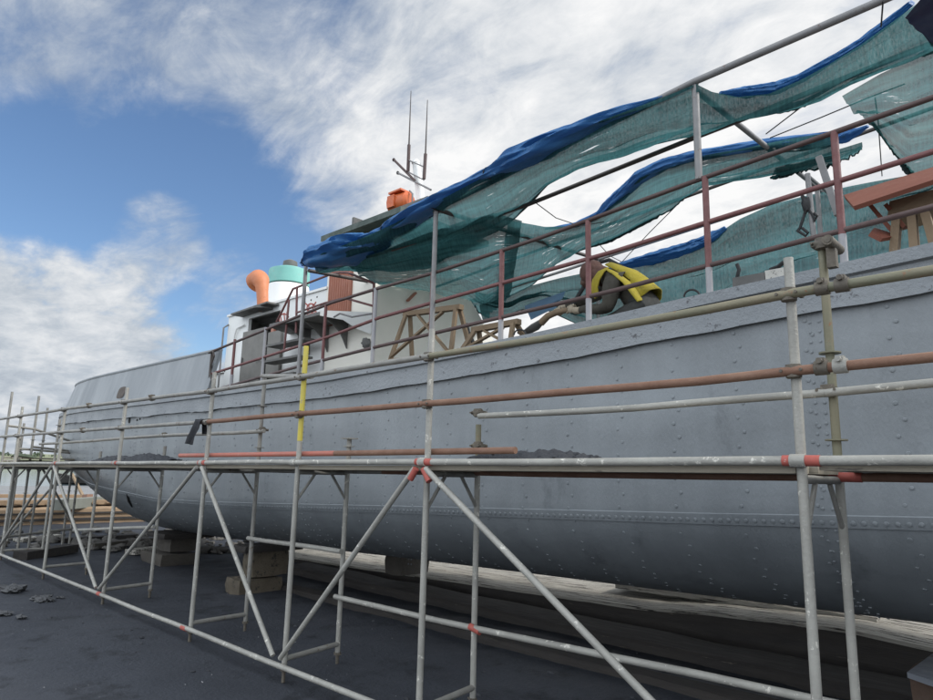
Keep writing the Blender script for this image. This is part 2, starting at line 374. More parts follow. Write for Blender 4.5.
h.grid(rows)
# rivets on frames every half metre: staggered double rows, and the lap seam
Xf = -21.4; k = 0
while Xf < 1.6:
    zt = lerp(SHEER, Xf)-.34; zb = lerp(KEEL, Xf)+.06; z = zt; i = 0
    while z > zb:
        sgap = .105
        xx = Xf+(.022 if i % 2 else -.022)
        p, nn = hside(xx, z); p.y += dent(p)
        if z < lerp(SHEER, xx)-.3: h.dome(p, nn, random.uniform(.014, .018), random.uniform(.006, .010) if z > lerp(RIV, Xf) else .0055)
        z -= sgap*max(.35, (1 if z > lerp(RIV, Xf) else abs(nn.y))); i += 1
    Xf += .5; k += 1
X = -20.5
while X < 1.5:
    z = lerp(RIV, X); p, nn = hside(X, z-.012); p.y += dent(p)
    h.dome(p+nn*.006, nn, .019, .013); X += .062
# a vertical butt seam with a close row of rivets
for sx in (-1.36, -7.6, -13.2):
    z = lerp(SHEER, sx)-.36
    while z > lerp(RIV, sx)-.9:
        for dx in (-.03, .03):
            p, nn = hside(sx+dx, z); p.y += dent(p); h.dome(p, nn, .012, .009, 6)
        z -= .07
# lap plate edge along the rivet line
prev = None; lap = MB()
rowsL = []
for X in fine(-20.5, 2, .2):
    rr = []
    for dz, off in ((.036, .0), (.031, .010), (-.0, .010), (-.045, .008), (-.05, .0)):
        p, nn = hside(X, lerp(RIV, X)+dz); p.y += dent(p); rr.append(p+nn*(off+.0005))
    rowsL.append(rr)
h.grid(rowsL)
hull = h.build('hull', hullp, ship, True, 35)
# rubbing strake along the sheer with a scalloped torn lower edge
sk = MB(); rows = []; rows2 = []
for X in XST:
    if X > 8: continue
    b = half(X); zs = lerp(SHEER, X); wd = .30+.015*noise.noise(V((X*1.7, 3, 1)))+.008*noise.noise(V((X*5.3, 3, 1)))+(.014 if noise.noise(V((X*.9, 8, 1))) > .2 else 0)
    r = []; e = .05; db = (half(X+e)-half(X-e))/(2*e)
    nn = V((-db, -1, 0)).normalized() if X > XS+.01 else V((-1, 0, 0))
    if X < XT: nn = V((-abs(db), -1, 0)).normalized()
    base = V((X, YC-b, 0))
    for dz, off in ((.0, -.30), (.012, .0), (.004, .050), (-.085, .056), (-.097, .026), (-wd*.7, .034+.006*noise.noise(V((X*3, 1, 1)))), (-wd, .048+.006*noise.noise(V((X*4, 4, 1)))), (-wd+.004, .0)):
        q = base+nn*off; q.z = zs+dz
        if off < -.1: q = V((X, YC-max(b-.25, 0), zs+.0))
        r.append(q)
    rows.append(r)
    rows2.append([V((p.x, 2*YC-p.y, p.z)) for p in r][::-1])
sk.grid(rows); sk.grid(rows2)
sk.build('rubbing_strake', strakem, ship, True, 30)
# deck
dk = MB(); dk.grid([[V((X, YC-half(X)+.02, lerp(SHEER, X)-.02)), V((X, YC, lerp(SHEER, X)+.03)), V((X, YC+half(X)-.02, lerp(SHEER, X)-.02))] for X in XST])
dk.build('deck', undergrey, ship)
# stern bulwark: high plating leaning inboard, with a rolled cap
XB = -10.45
bw = MB(); rows = []; cap = []; capf = []
XSB = [x for x in XST if x < XB-.05]+[XB]
def bpt(X, t, side=-1):
    b = half(X); z0 = lerp(SHEER, X)+.0; z1 = 3.75
    f = 1-.08*t
    XX = X+(1.6*t*max(0, (XT-X)/(XT-XS))**3)
    return V((XX, YC+side*(b*f+.004*(1-t)), z0+(z1-z0)*t))
for side in (-1, 1):
    rows = []
    for X in XSB:
        o = [bpt(X, t/6, side) for t in range(7)]
        i_ = [p+V((.03 if X < -20.3 else 0, -side*.02, 0)) for p in o][::-1]
        rows.append(o+i_)
    bw.grid(rows if side > 0 else rows[::-1])
    # end plate edge
    o = [bpt(XB, t/6, side) for t in range(7)]
    bw.add([p+V((.004, 0, 0)) for p in o]+[p+V((.004, -side*.05, 0)) for p in o], [(i, i+1, 8+i, 7+i) for i in range(6)])
bw.build('stern_bulwark', bulwp, ship, True, 35)
cp = MB(); cp.sweep([bpt(X, 1, -1)+V((0, .01, -.005)) for X in XSB[::-1]]+[bpt(X, 1, 1)+V((0, -.01, -.005)) for X in XSB], .035, 8)
cp.build('bulwark_cap', bulwp, ship)
# rusty hawse opening in the bulwark
hp = onY(124, 395, YC-half(-14.2)); hx = -14.3
hw = MB(); pts = []
for k in range(20):
    a = 2*PI*k/20; pts.append((.20*math.copysign(abs(math.cos(a))**.55, math.cos(a)), .12*math.copysign(abs(math.sin(a))**.6, math.sin(a))))
def bside(X, z):
    t = (z-lerp(SHEER, X))/(3.75-lerp(SHEER, X)); return bpt(X, max(0, min(1, t)))
vs = [bside(hx+a, 3.26+c)+V((0, -.012, 0)) for a, c in pts]; vs2 = [bside(hx+a*.8, 3.26+c*.78)+V((0, -.014, 0)) for a, c in pts]
n = 20
hw.add(vs+vs2, [(k, (k+1) % n, n+(k+1) % n, n+k) for k in range(n)]+[tuple(range(n, 2*n))])
hw.build('hawse_plate', mat('stained_plate', (.075, .06, .05), .8, 0, (.11, .09, .075), 6, .6, (.05, .04, .035), 10, .6), ship, False)
for px, py in ((129.5, 420.5), (137, 420), (140, 419)):
    sc = MB(); q = onY(px, py, YC-HB); sc.dome(q+V((0, -.002, 0)), (0, -1, 0), .06 if px < 130 else .02, .01, 10)
    sc.build('scupper', black, ship)
an = MB(); q0, n0 = hside(-13.9, 1.05); 
pth = []
for (px, py) in ((127, 494), (129, 497), (130.5, 501), (133, 506)):
    for _ in range(1):
        best = None
        for X in fine(-18, -10, .1):
            for z in fine(.5, 1.5, .05):
                p, nn = hside(X, z); d = p-EYE; cx = 466.5+FPX*d.dot(RT)/d.dot(vw); cy = 350-FPX*d.dot(UP)/d.dot(vw)
                e = (cx-px)**2+(cy-py)**2
                if best is None or e < best[0]: best = (e, p, nn)
        pth.append(best[1]+best[2]*.012)
an.sweep(pth, [.015, .035, .04, .02], 8, flat=.5); an.build('scrape', black, ship)

# railing on the near gunwale
YR = 4.99
def base_z(X): return lerp(SHEER, X)+.0
rl = thing('dummy', (0, 0, 0), 'x', 'x') if False else None
L2 = [(211, 352), (331, 303), (376, 289), (437, 272), (540, 238), (698, 180), (830, 134), (933, 97.5)]
L3 = [(211, 374), (331, 336), (380, 317.5), (614, 251.6), (705, 223), (932, 152)]
L4 = [(211, 391), (300, 366), (380, 346), (614, 290.6), (707, 266), (932, 207)]
for ln, m_, r_ in ((L2, shiprail, .020), (L3, shipred, .020), (L4, shiprail, .020)):
    pts = [onY(x, y, YR) for x, y in ln]; pts.append(pts[-1]+(pts[-1]-pts[-2]).normalized()*4)
    t = MB(); t.sweep(pts, r_, 10); t.build('rail', m_, ship)
STN = [(212, 353, 391), (235, 340, 386), (266, 328, 379), (326, 306, 373), (376, 289, 364), (433, 273, 353), (502, 251, 343), (588, 222, 322), (705, 178, 296), (834, 133, 264)]
for i, (px, yt, yb) in enumerate(STN):
    top = onY(px, yt, YR); X = top.x; zb = base_z(X)
    rm = [pipedark, shipred, shipgrey, shipred, shipgrey, shipred, shipred, shipred, shipred, shipred][i]
    zsplit = zb+(.24 if rm == shipred else .0)
    t = MB(); t.tube((X, YR, zsplit), (X, YR, top.z+.01), .026 if i > 3 else .022, 10)
    st = t.build('stanchion', rm, ship)
    if zsplit > zb:
        t = MB(); t.tube((X, YR, zb-.02), (X, YR, zsplit-.001), .027, 10); t.build('post_foot', shipgrey, st)
for dx in (1.15, 2.35, 3.6):
    t = MB(); X = -1.13+dx; t.tube((X, YR, base_z(X)-.02), (X, YR, base_z(X)+1.0), .03, 10); t.build('stanchion', shipred, ship)
# curved bulwark end stay
t = MB(); t.sweep([onY(x, y, YR-.03) for x, y in ((209, 353), (213, 351), (214, 356), (210.5, 366), (210, 374), (212.5, 382), (215, 388))], .018, 8); t.build('bulwark_stay', pipedark, ship)
# far-side rails
t = MB()
for Y_, ln in ((8.75, None),):
    for dz in (.35, .7, 1.0): t.sweep([V((X, Y_, lerp(SHEER, X)+dz)) for X in fine(-10, 4, 2)], .02, 8)
t.build('far_railing', shiprail, ship)
for X in fine(-9, 3, 1.5):
    t = MB(); t.tube((X, 8.75, lerp(SHEER, X)-.05), (X, 8.75, lerp(SHEER, X)+1.0), .025, 8); t.build('stanchion', shipred, ship)

# --- deckhouse (near side at YH)
YH, YF = 6.0, 7.9
def hx_(px, py): return onY(px, py, YH)
zt = 4.70; XA, XW = -12.1, -8.85
xd0, xd1 = hx_(248, 330).x, hx_(279, 330).x
zdt = hx_(270, 313).z
d = MB()
for a, b, z0, z1 in ((XA, xd0, 3.0, zt), (xd1, XW, 3.0, zt), (xd0, xd1, zdt, zt)):
    d.box(((a+b)/2, YH+.03, (z0+z1)/2), (b-a, .06, z1-z0))
d.box(((XA+XW)/2, YF-.03, 3.85), (XW-XA, .06, zt-3.0)); d.box((XA+.03, (YH+YF)/2, 3.85), (.06, YF-YH-.124, zt-3.0))
d.box(((XA+XW)/2, (YH+YF)/2, zt+.022), (XW-XA+.06, YF-YH+.06, .04))
dh = d.build('deckhouse', white, ship, False)
t = MB(); xm = hx_(267, 350).x
t.box(((xd0+xm)/2-.02, YH-.05, 3.0+(hx_(255, 331).z-3.0)/2), (xm-xd0+.04, .04, hx_(255, 331).z-3.0)); dr = t.build('door', doorgrey, dh, False)
t = MB(); t.box((xd1-.02, YH-.05, 3.6), (.42, .04, 1.15)); t.build('door', doorgrey, dh, False)
t = MB(); t.box((xm+.22, YH-.03, 3.7), (.09, .05, 1.2)); t.build('door_frame', brownp, dh, False)
for zz_ in (3.25, 3.75):
    t = MB(); t.tube((xd0+.02, YH-.085, zz_-.06), (xd0+.02, YH-.085, zz_+.06), .016, 8); t.build('hinge', undergrey, dr)
t = MB(); t.sweep([V((xm-.1, YH-.075, 3.7)), V((xm-.1, YH-.12, 3.7)), V((xm-.22, YH-.12, 3.7))], .011, 7); t.build('handle', pipegrey, dr)
t = MB(); t.sweep([V((XA+.35, YH-.03, 3.1)), V((XA+.35, YH-.03, 4.3)), V((XA+.42, YH-.03, 4.42)), V((xd0-.1, YH-.03, 4.45))], .016, 8); t.build('conduit', white, dh)
t = MB(); t.box((-9.55, YH-.04, 4.28), (.2, .07, .14)); t.sweep([V((-9.55, YH-.02, 4.2)), V((-9.55, YH-.02, 3.9))], .01, 6); t.build('junction_box', pipegrey, dh, False)
t = MB(); t.box((xd0+.6, YH+.6, 3.7), (1.25, .05, 1.5)); t.build('doorway_shade_sheet', black, dh, False)  # black sheet, its colour stands for the darkness inside the doorway
t = MB(); t.prism([(xd0-.25, zdt+.06), (xd1-.05, zdt+.09), (xd1-.05, zdt+.12), (xd0-.25, zdt+.09)], YH-.24, YH-.002); aw = t.build('door_canopy', undergrey, dh, False)
t = MB(); t.sweep([V((XA-.02, YH-.08, 3.2)), V((XA-.02, YH-.08, 4.48)), V((XA+.02, YH+.0, 4.55))], .018, 8); t.build('grab_rail', pipegrey, dh)
t = MB(); t.box((XA-.45, 6.9, 3.3), (.9, 1.7, .62)); t.box((XA-.45, 6.9, 3.64), (.98, 1.8, .04)); t.build('hatch_coaming', white, ship, False)
# painted red marks on the house side
def mark(cx, cy, strokes, w=.022):
    t = MB()
    for st in strokes:
        for a, b in zip(st, st[1:]):
            p = onY(cx+a[0], cy+a[1], YH-.004); q = onY(cx+b[0], cy+b[1], YH-.004)
            t.bar(p, q, .006, w, (0, 0, 1))
    t.build('painted_mark', redtape, dh, False)
circ = lambda r, a0=0, a1=360, k=10: [(r*math.cos(math.radians(a0+(a1-a0)*i/k)), r*1.05*math.sin(math.radians(a0+(a1-a0)*i/k))) for i in range(k+1)]
mark(311, 308, [circ(4.2), [(-6, -5), (-2.5, -2)], [(5, -6), (2, -2)], [(-6, 5), (-2, 3)], [(5.5, 4), (3, 2.5)], [(-2, -4), (-2, 3)], [(2, -4), (2, 4)], [(-4, 7), (4, 5)]])
mark(284, 319, [circ(5.0, 20, 340), [(-4, -5), (-2, 5)], [(0, -6), (1, 5)], [(3, -7), (3, 3)]])
t = MB()
for (px, py) in ((305, 302), (311, 300), (317, 297), (302, 311), (321, 304), (288, 312)):
    q = onY(px, py, YH-.003); t.dome(q, (0, -1, 0), .02, .006, 6)
t.build('bolt_stains', undergrey, dh, False)
# cowl ventilator on the door canopy
c0 = onY(263, 309, 5.9); c1 = onY(262, 286, 5.9)
t = MB(); t.sweep([c0, c0.lerp(c1, .35), c0.lerp(c1, .75), c1+V((-.01, 0, .02)), c1+V((-.07, .0, .11)), c1+V((-.16, .02, .15)), c1+V((-.27, .03, .12))], [.105, .10, .105, .125, .16, .19, .20], 20, False)
vn = t.build('cowl_ventilator', orange, ship)
t = MB(); t.sweep([c0+V((0, 0, -.02)), c0+V((0, 0, .015))], .2, 18); t.build('ventilator_flange', undergrey, vn)
# funnel: white cone with teal top band and cap
fb = onY(284, 312, 7.0); ftp = onY(285, 273, 7.0)
t = MB(); xf, yf = fb.x+.1, 7.0; zf = ftp.z
t.sweep([(xf, yf, 4.6), (xf, yf, zf-.33)], [.50, .41], 28); fn = t.build('funnel', white, ship)
t = MB(); t.sweep([(xf, yf, zf-.30), (xf, yf, zf-.04), (xf, yf, zf), (xf, yf, zf+.04), (xf, yf, zf+.09)], [.412, .41, .40, .30, .12], 28); t.build('funnel_band', teal, fn)
t = MB(); t.sweep([(xf, yf, zf+.05), (xf, yf, zf+.12), (xf, yf, zf+.2), (xf, yf, zf+.24)], [.13, .15, .14, .06], 14); t.build('exhaust_cap', undergrey, fn)
# upper white side panel with corner seam, bridge wing platform and ladder
t = MB()
wl = [hx_(292, 334), hx_(328, 325)]
zwp = wl[0].z+.02; xa, xb = wl[0].x-.05, -7.15
pw = [(xa, 5.985), (xa+.25, 5.45), (-8.12, 5.45), (-7.66, 5.985)]
t.add([V((x, y, zwp-.025)) for x, y in pw]+[V((x, y, zwp+.025)) for x, y in pw], [(3, 2, 1, 0), (4, 5, 6, 7)]+[(k, (k+1) % 4, 4+(k+1) % 4, 4+k) for k in range(4)]); t.build('bridge_wing', undergrey, ship, False)
for xk in (-9.2, -8.7, -8.2):
    t = MB(); pr_ = [(5.50, -.027), (5.98, -.027), (5.98, -.45), (5.93, -.36), (5.84, -.22), (5.70, -.12)]
    n_ = len(pr_)
    t.add([V((xk-.012, y, zwp+z)) for y, z in pr_]+[V((xk+.012, y, zwp+z)) for y, z in pr_], [tuple(range(n_)), tuple(range(2*n_-1, n_-1, -1))]+[((k+1) % n_, k, n_+k, n_+(k+1) % n_) for k in range(n_)])
    t.build('wing_bracket', undergrey, ship, False)
t = MB(); a0, a1 = V((-8.14, 5.43, zwp)), V((-7.63, 5.99, zwp))
o_ = V((.56, -.51, 0)).normalized()*.02
vs = [a0+V((0, 0, .03)), a1+V((0, 0, .03)), a1+V((0, 0, -.30)), a0.lerp(a1, .7)+V((0, 0, -.22)), a0.lerp(a1, .45)+V((0, 0, -.10)), a0+V((0, 0, -.05))]
t.add([v+o_ for v in vs]+[v+o_*.1 for v in vs], [tuple(range(6)), tuple(range(11, 5, -1))]+[((k+1) % 6, k, 6+k, 6+(k+1) % 6) for k in range(6)])
t.build('wing_fairing', white, ship, False)
t = MB(); q = onY(366, 343, 5.93); t.blob(q, .09, (1, .5, .9), 8, .4, 2); t.build('horn', undergrey, ship)
ld = MB(); 
lx0, lx1 = hx_(291, 350).x, hx_(322, 353).x
for k, zz in enumerate((3.30, 3.56, 3.82)):
    ld.box(((lx0+lx1)/2-.12*(2-k), 5.72, zz), (lx1-lx0+.2, .26, .035))
ldo = ld.build('ladder', undergrey, ship, False)
# wheelhouse block with sloping fore casing
w0, w1 = hx_(352, 262), hx_(376, 268)
t = MB(); XW0, XW1 = -8.845, -7.6
pf = [(YH-.003, 3.0)]+[(onX(px, py, XW1).y, onX(px, py, XW1).z) for px, py in ((500, 352), (482, 320), (468, 296), (455, 275))]+[(7.2, 5.42), (YH-.003, 5.42)]
n_ = len(pf)
t.add([V((XW1, y, z)) for y, z in pf]+[V((XW0, y, z)) for y, z in pf], [tuple(range(n_)), tuple(range(2*n_-1, n_-1, -1))]+[((k+1) % n_, k, n_+k, n_+(k+1) % n_) for k in range(n_)])
wh = t.build('wheelhouse', cream, ship, False)
t = MB()
xs_, xe_ = hx_(330, 300).x, hx_(352, 300).x; zl, zh = hx_(341, 324).z, hx_(341, 258).z+.15
nr = 10; rows = []
for i in range(nr*4+1):
    xx = xs_+(xe_-xs_)*i/(nr*4); off = (0, .022, .022, 0)[i % 4]
    rows.append([V((xx, YH-.03-off, zl)), V((xx, YH-.03-off, zh))])
t.grid(rows); t.add([(xs_, YH-.03, zl), (xe_, YH-.03, zl), (xe_, YH-.004, zl), (xs_, YH-.004, zl)], [(0, 1, 2, 3)])
t.box(((xs_+xe_)/2, YH-.015, (zl+zh)/2), (xe_-xs_, .02, zh-zl))
t.build('brown_ribbed_sheet', brownp, wh, True, 20)
# bits on the wheelhouse side
t = MB(); q0_, q1_ = onX(407, 301, XW1+.015), onX(415, 293, XW1+.015); t.bar(q0_, q1_, .03, .08, (1, 0, 0)); t.build('hinge_bar', brownp, wh, False)
t = MB(); t.sweep([hx_(356, 268)+V((0, -.02, 0)), hx_(360, 266)+V((0, -.025, 0)), hx_(367, 269)+V((0, -.02, 0)), hx_(374, 266)+V((0, -.02, 0))], .018, 7, wob=.6); t.build('torn_gasket', undergrey, wh)
t = MB(); t.sweep([onX(465, 324, XW1+.3), onX(468, 332, XW1+.3), onX(472, 342, XW1+.3), onX(474, 352, XW1+.3)], [.05, .035, .045, .03], 8, wob=.5); t.build('cable_bundle', rubber, wh)
# wheelhouse roof
ra, rb = onY(324, 237, 6.0), onY(378, 215, 6.0)
t = MB(); t.box(((ra.x+rb.x)/2+.25, 6.95, 5.6), (rb.x-ra.x+.6, 1.95, .09)); rf = t.build('wheelhouse_roof', darkgreen, ship, False)
t = MB(); t.box((-8.6, 6.55, 5.80), (.05, .6, .28)); t.box((-7.7, 6.5, 5.86), (1.3, .05, .2)); t.build('roof_plate', undergrey, rf, False)
# searchlight
q = onY(401, 204, 6.6)
t = MB(); t.sweep([q+V((-.20, -.03, 0)), q+V((-.17, -.02, 0)), q+V((.16, .03, 0)), q+V((.19, .04, 0))], [.14, .17, .17, .13], 18)
t.box(q+V((0, -.05, .17)), (.3, .2, .03)); t.box(q+V((-.05, -.17, -.0)), (.16, .03, .2))
sl = t.build('searchlight', orangel, rf)
t = MB(); t.tube((q.x, q.y, 5.62), (q.x, q.y, q.z-.15), .035, 10)
t.sweep([q+V((.2, 0, -.2)), q+V((.27, 0, -.05)), q+V((.27, 0, .1)), q+V((.2, 0, .17))], .014, 8); t.sweep([q+V((-.22, 0, -.2)), q+V((-.27, 0, -.05)), q+V((-.25, 0, .1))], .012, 8)
t.build('lamp_bracket', pipegrey, sl)
# mast with crosstrees and whip aerials
YM = 7.0
mt_, mb_ = onY(416, 163, YM), onY(421, 200, YM)
t = MB(); dv = (mb_-mt_); t.sweep([mb_+dv*1.2, mt_], [.085, .065], 12); t.sweep([mt_+V((0, 0, -.01)), mt_+V((0, 0, .05))], [.075, .05], 12)
ms = t.build('mast', white, ship)
for a, b, r_ in (((394, 160), (415, 181), .022), ((398, 173), (431, 190), .017)):
    t = MB(); t.tube(onY(*a, YM-.1), onY(*b, YM-.1), r_, 8); t.dome(onY(*a, YM-.1), (-1, 0, 0), .035, .03); t.build('crosstree', shiprail if r_ > .02 else pipegrey, ms)
t = MB(); t.tube(onY(408, 160, YM-.1), onY(424, 167, YM-.1), .012, 7); t.tube(onY(408, 172, YM-.1), onY(424, 180, YM-.1), .012, 7); t.build('aerial_bracket', pipegrey, ms)
for (x0, y0), (x1, y1), (x2, y2) in (((408, 172), (409, 145), (411, 91)), ((424, 179), (425.5, 154), (427.5, 100))):
    t = MB(); t.sweep([onY(x0, y0, YM-.1), onY(x1, y1, YM-.1)], .028, 8); a_ = t.build('aerial', shiprail, ms)
    t = MB(); t.sweep([onY(x1, y1, YM-.1), onY(x2, y2, YM-.1)], [.014, .006], 6); t.build('whip', pipedark, a_)
# bridge wing railing
YW = 5.5
for ln, r_ in (([(276.6, 322), (293, 289), (330, 274.5), (340, 272.5), (348, 272.7), (373, 283)], .018), ([(296, 313), (325, 303), (340, 299), (346, 298.3), (373, 306)], .016)):
    t = MB(); t.sweep([onY(x, y, YW) for x, y in ln], r_, 8); t.build('wing_rail', shipred, ship)
for a, b in (((297, 288), (296, 333)), ((289, 300), (284, 352)), ((374, 283), (373, 345))):
    t = MB(); t.tube(onY(*a, YW), onY(*b, YW), .018, 8); t.build('wing_stanchion', shipred, ship)
t = MB(); t.sweep([onY(334, 317, YW), onY(340, 313.5, YW), onY(352, 317, YW), onY(373, 313.5, YW)], .014, 8); t.build('wing_rail', pipegrey, ship)

# ------------------------------------------------------------------ canopy frame
cf = thing('canopy_frame', (-4, 6.5, 3.2), 'pipe frame standing on the deck edge that carries the torn green nets', 'canopy frame')
eave = [onY(x, y, 4.97) for x, y in ((307, 265), (437, 209), (694, 82), (883, 0))]
eave.append(eave[-1]+(eave[-1]-eave[-2])*1.8)
t = MB(); t.sweep(eave, .03, 10); t.build('eave_pipe', pipegrey, cf)
for (px, py), yb, m_ in (((307, 265), 3.02, pipegrey), ((437, 209), 3.09, pipegrey), ((694, 82), 3.24, None)):
    tp = onY(px, py, 4.97); bz = yb+ (0 if px < 400 else 0)
    if m_ is None:
        t = MB(); t.tube((tp.x, YR, 4.25), (tp.x, YR, tp.z), .03, 10); t.build('post', pipegrey, cf)
    else:
        t = MB(); t.tube((tp.x, 4.955, bz), (tp.x, 4.955, tp.z), .028, 10); t.build('post', m_, cf)
def roofp(X, Y, dz=-.05): return V((X, Y, roofz(X, Y)+dz))
for X in (-7.8, -5.22, -2.16, .6):
    t = MB(); t.tube(roofp(X, 4.97), roofp(X, 8.5), .026, 10); t.build('rafter', pipedark if X < -3 else pipegrey, cf)
    t = MB(); t.tube((X, 8.3, lerp(SHEER, X)-.02), roofp(X, 8.3, -.08), .028, 10); t.build('post', pipegrey, cf)
pur = [onR(x, y, -.09) for x, y in ((392, 250), (480, 221), (527, 205), (694, 138), (743, 119), (933, 43))]
t = MB(); t.sweep(pur, .024, 10); t.build('purlin', pipedark, cf)
t = MB(); t.sweep([roofp(X, 8.3, -.06) for X in (-7.9, -5, -2, 1)], .022, 10); t.build('purlin', pipegrey, cf)
t = MB(); t.sweep([roofp(X, 7.2, -.03) for X in (-7.9, -5, -2, 1)], .02, 10); t.build('purlin', pipedark, cf)
# short strut and tilted post near the right end
t = MB(); t.bar(onY(819, 157, 5.9), onY(838, 215, 5.9), .05, .05); t.build('strut', pipegrey, cf, False)
t = MB(); t.tube(onX(843, 205, -2.05), onX(808, 176, -2.05), .02, 8); t.build('strut', pipegrey, cf)

# ------------------------------------------------------------------ nets and tarps (cloth)
def rs(poly, n):
    ds = [0]
    for a, b in zip(poly, poly[1:]): ds.append(ds[-1]+math.hypot(b[0]-a[0], b[1]-a[1]))
    out = []
    for i in range(n):
        s_ = ds[-1]*i/(n-1)
        for k in range(len(poly)-1):
            if s_ <= ds[k+1]+1e-6:
                t_ = (s_-ds[k])/max(1e-6, ds[k+1]-ds[k]); a, b = poly[k], poly[k+1]
                out.append((a[0]+(b[0]-a[0])*t_, a[1]+(b[1]-a[1])*t_)); break
    return out
def cloth(name, up, lo, fn, m_, n=70, m=14,  sag=.12, wr=.05, parent=None, seed=0, ragged=0.0, loc=None):
    n = int(n*1.5); m = m*2; U, W = rs(up, n), rs(lo, n); t = MB(); rows = []
    U3 = [fn(*p) for p in U]; W3 = [fn(*p) for p in W]
    for i in range(n):
        r = []
        for j in range(m):
            s_ = j/(m-1)
            if ragged and j == m-1: s_ += ragged*(noise.noise(V((i*.9, seed, 1)))+.6*noise.noise(V((i*2.7, seed, 4))))
            p = U3[i].lerp(W3[i], s_)
            q = p*1.0
            f = 4*s_*(1-s_) if s_ < 1 else 0
            q.z += -sag*f+wr*f**.5*(noise.noise(V((p.x*1.1, p.y*3.5+seed, p.z*2)))+.5*noise.noise(V((p.x*3.1, p.y*7+seed, p.z*4)))) if f > 0 else 0
            if f > 0: q.z += wr*1.1*min(1, f*2)*noise.noise(V((p.x*.55, s_*8+seed, 1.5)))+wr*.5*min(1, f*2)*noise.noise(V((p.x*1.3+s_*4, s_*15+seed, 7)))
            q.y += wr*.6*noise.noise(V((p.x*2+3, p.y*3, p.z*3+seed)))*(1 if 0 < s_ < 1 else .3)
            r.append(q)
        rows.append(r)
    t.grid(rows)
    o = t.build(name, m_, parent, True, 180)
    uvl = o.data.uv_layers.new(name='UVMap')
    # metres along / across
    ht = MB(); ht.sweep([r[-1] for r in rows], [.010+.05*max(0, noise.noise(V((i*.06, seed*1.3, 2)))+.05) for i in range(n)], 8, flat=.6, wob=.4)
    if parent is None and 'net' in name: ht.build('hem_roll', hemm, o)
    lens = [0]
    for i in range(1, n): lens.append(lens[-1]+(rows[i][m//2]-rows[i-1][m//2]).length)
    wdt = (U3[n//2]-W3[n//2]).length
    for l in o.data.loops:
        i, j = divmod(l.vertex_index, m); uvl.data[l.index].uv = (lens[i], j/(m-1)*wdt)
    return o
def tarpband(name, pts3, rad, m_, parent=None, wob=.45, flat=.6):
    P = []; R_ = []
    K = 150
    for i in range(K):
        s_ = i/(K-1)*(len(pts3)-1); k = min(int(s_), len(pts3)-2); f = s_-k
        f2 = f*f*(3-2*f)*.5+f*.5
        P.append(pts3[k].lerp(pts3[k+1], f)); R_.append(rad[k]+(rad[k+1]-rad[k])*f2)
    t = MB(); t.sweep(P, R_, 36, True, flat, wob)
    for i, p in enumerate(t.v):
        k = min(i//36, K-1); c = P[k]; d = p-c; r_ = d.length
        if r_ > .02:
            a_ = (i % 36)/36*2*PI
            f_ = noise.noise(V((k*.05, math.cos(a_)*3.2, math.sin(a_)*3.2)))*.22+noise.noise(V((k*.16+math.sin(a_)*2, math.cos(a_)*6, math.sin(a_)*6)))*.13-abs(noise.noise(V((k*.09+a_, math.cos(a_)*2, 5+math.sin(a_)*2))))*.18
            t.v[i] = c+d*(1+f_)
    return t.build(name, m_, parent, True, 80)

# strip 1: near eave
u1 = [(308, 260), (330, 250), (360, 239), (395, 223), (440, 200), (480, 179), (515, 161), (560, 139), (600, 121), (640, 106), (694, 85)]
l1 = [(330, 268), (358, 268), (395, 272), (430, 268), (465, 245), (498, 231), (515, 218), (530, 203), (548, 185), (575, 170), (605, 160), (640, 148), (694, 135)]
n1 = cloth('shade_net', u1, l1, lambda x, y: onR(x, y, -.02), netm[0], 90, 18, .10, .06, seed=1)
tag(n1, 'long green shade net along the near eave, rolled blue tarp on its edge', 'shade net')
# strip 1b: hangs over the wheelhouse, ragged lower edge
u2 = [(345, 262), (380, 252), (420, 236), (460, 222), (494, 213), (522, 221)]
l2 = [(385, 283), (410, 290), (440, 297), (465, 301), (486, 317), (510, 295)]
n2 = cloth('shade_net', u2, l2, lambda x, y: onR(x, y, -.10), netm[1], 46, 14, .06, .05, seed=4, ragged=.12)
tag(n2, 'green shade net hanging over the cream wheelhouse front with a ragged hem', 'shade net')
# strip 2: middle, blue upper hem
u3 = [(508, 220), (545, 227), (577, 226), (600, 216), (620, 197), (640, 178), (665, 166), (694, 157), (740, 149), (790, 139), (835, 132)]
l3 = [(494, 304), (530, 286), (558, 262), (580, 250), (610, 240), (640, 225), (670, 210), (690, 195), (704, 184), (745, 178), (800, 170), (835, 158)]
n3 = cloth('shade_net', u3, l3, lambda x, y: onR(x, y, -.04), netm[2], 90, 16, .08, .05, seed=9, ragged=.06)
tag(n3, 'middle green shade net strip with a narrow blue hem above the worker', 'shade net')
bl = MB()
# strip 3: far side, hanging to the deck behind the worker
Yfar = 8.42
u4 = [(474, 292), (505, 298), (530, 286), (560, 278), (600, 270), (640, 262), (690, 247), (715, 236), (740, 219), (770, 205), (805, 196), (850, 186), (905, 176), (960, 160)]
l4 = [(484, 322), (500, 318), (520, 310), (545, 309), (590, 330), (640, 330), (690, 315), (715, 310), (740, 303), (770, 296), (805, 288), (850, 275), (905, 262), (960, 250)]
n4 = cloth('shade_net', u4, l4, lambda x, y: onY(x, y, Yfar), netm[3], 90, 16, .0, .10, seed=13)
tag(n4, 'green shade net wall on the far side, hanging behind the crouching worker', 'shade net')
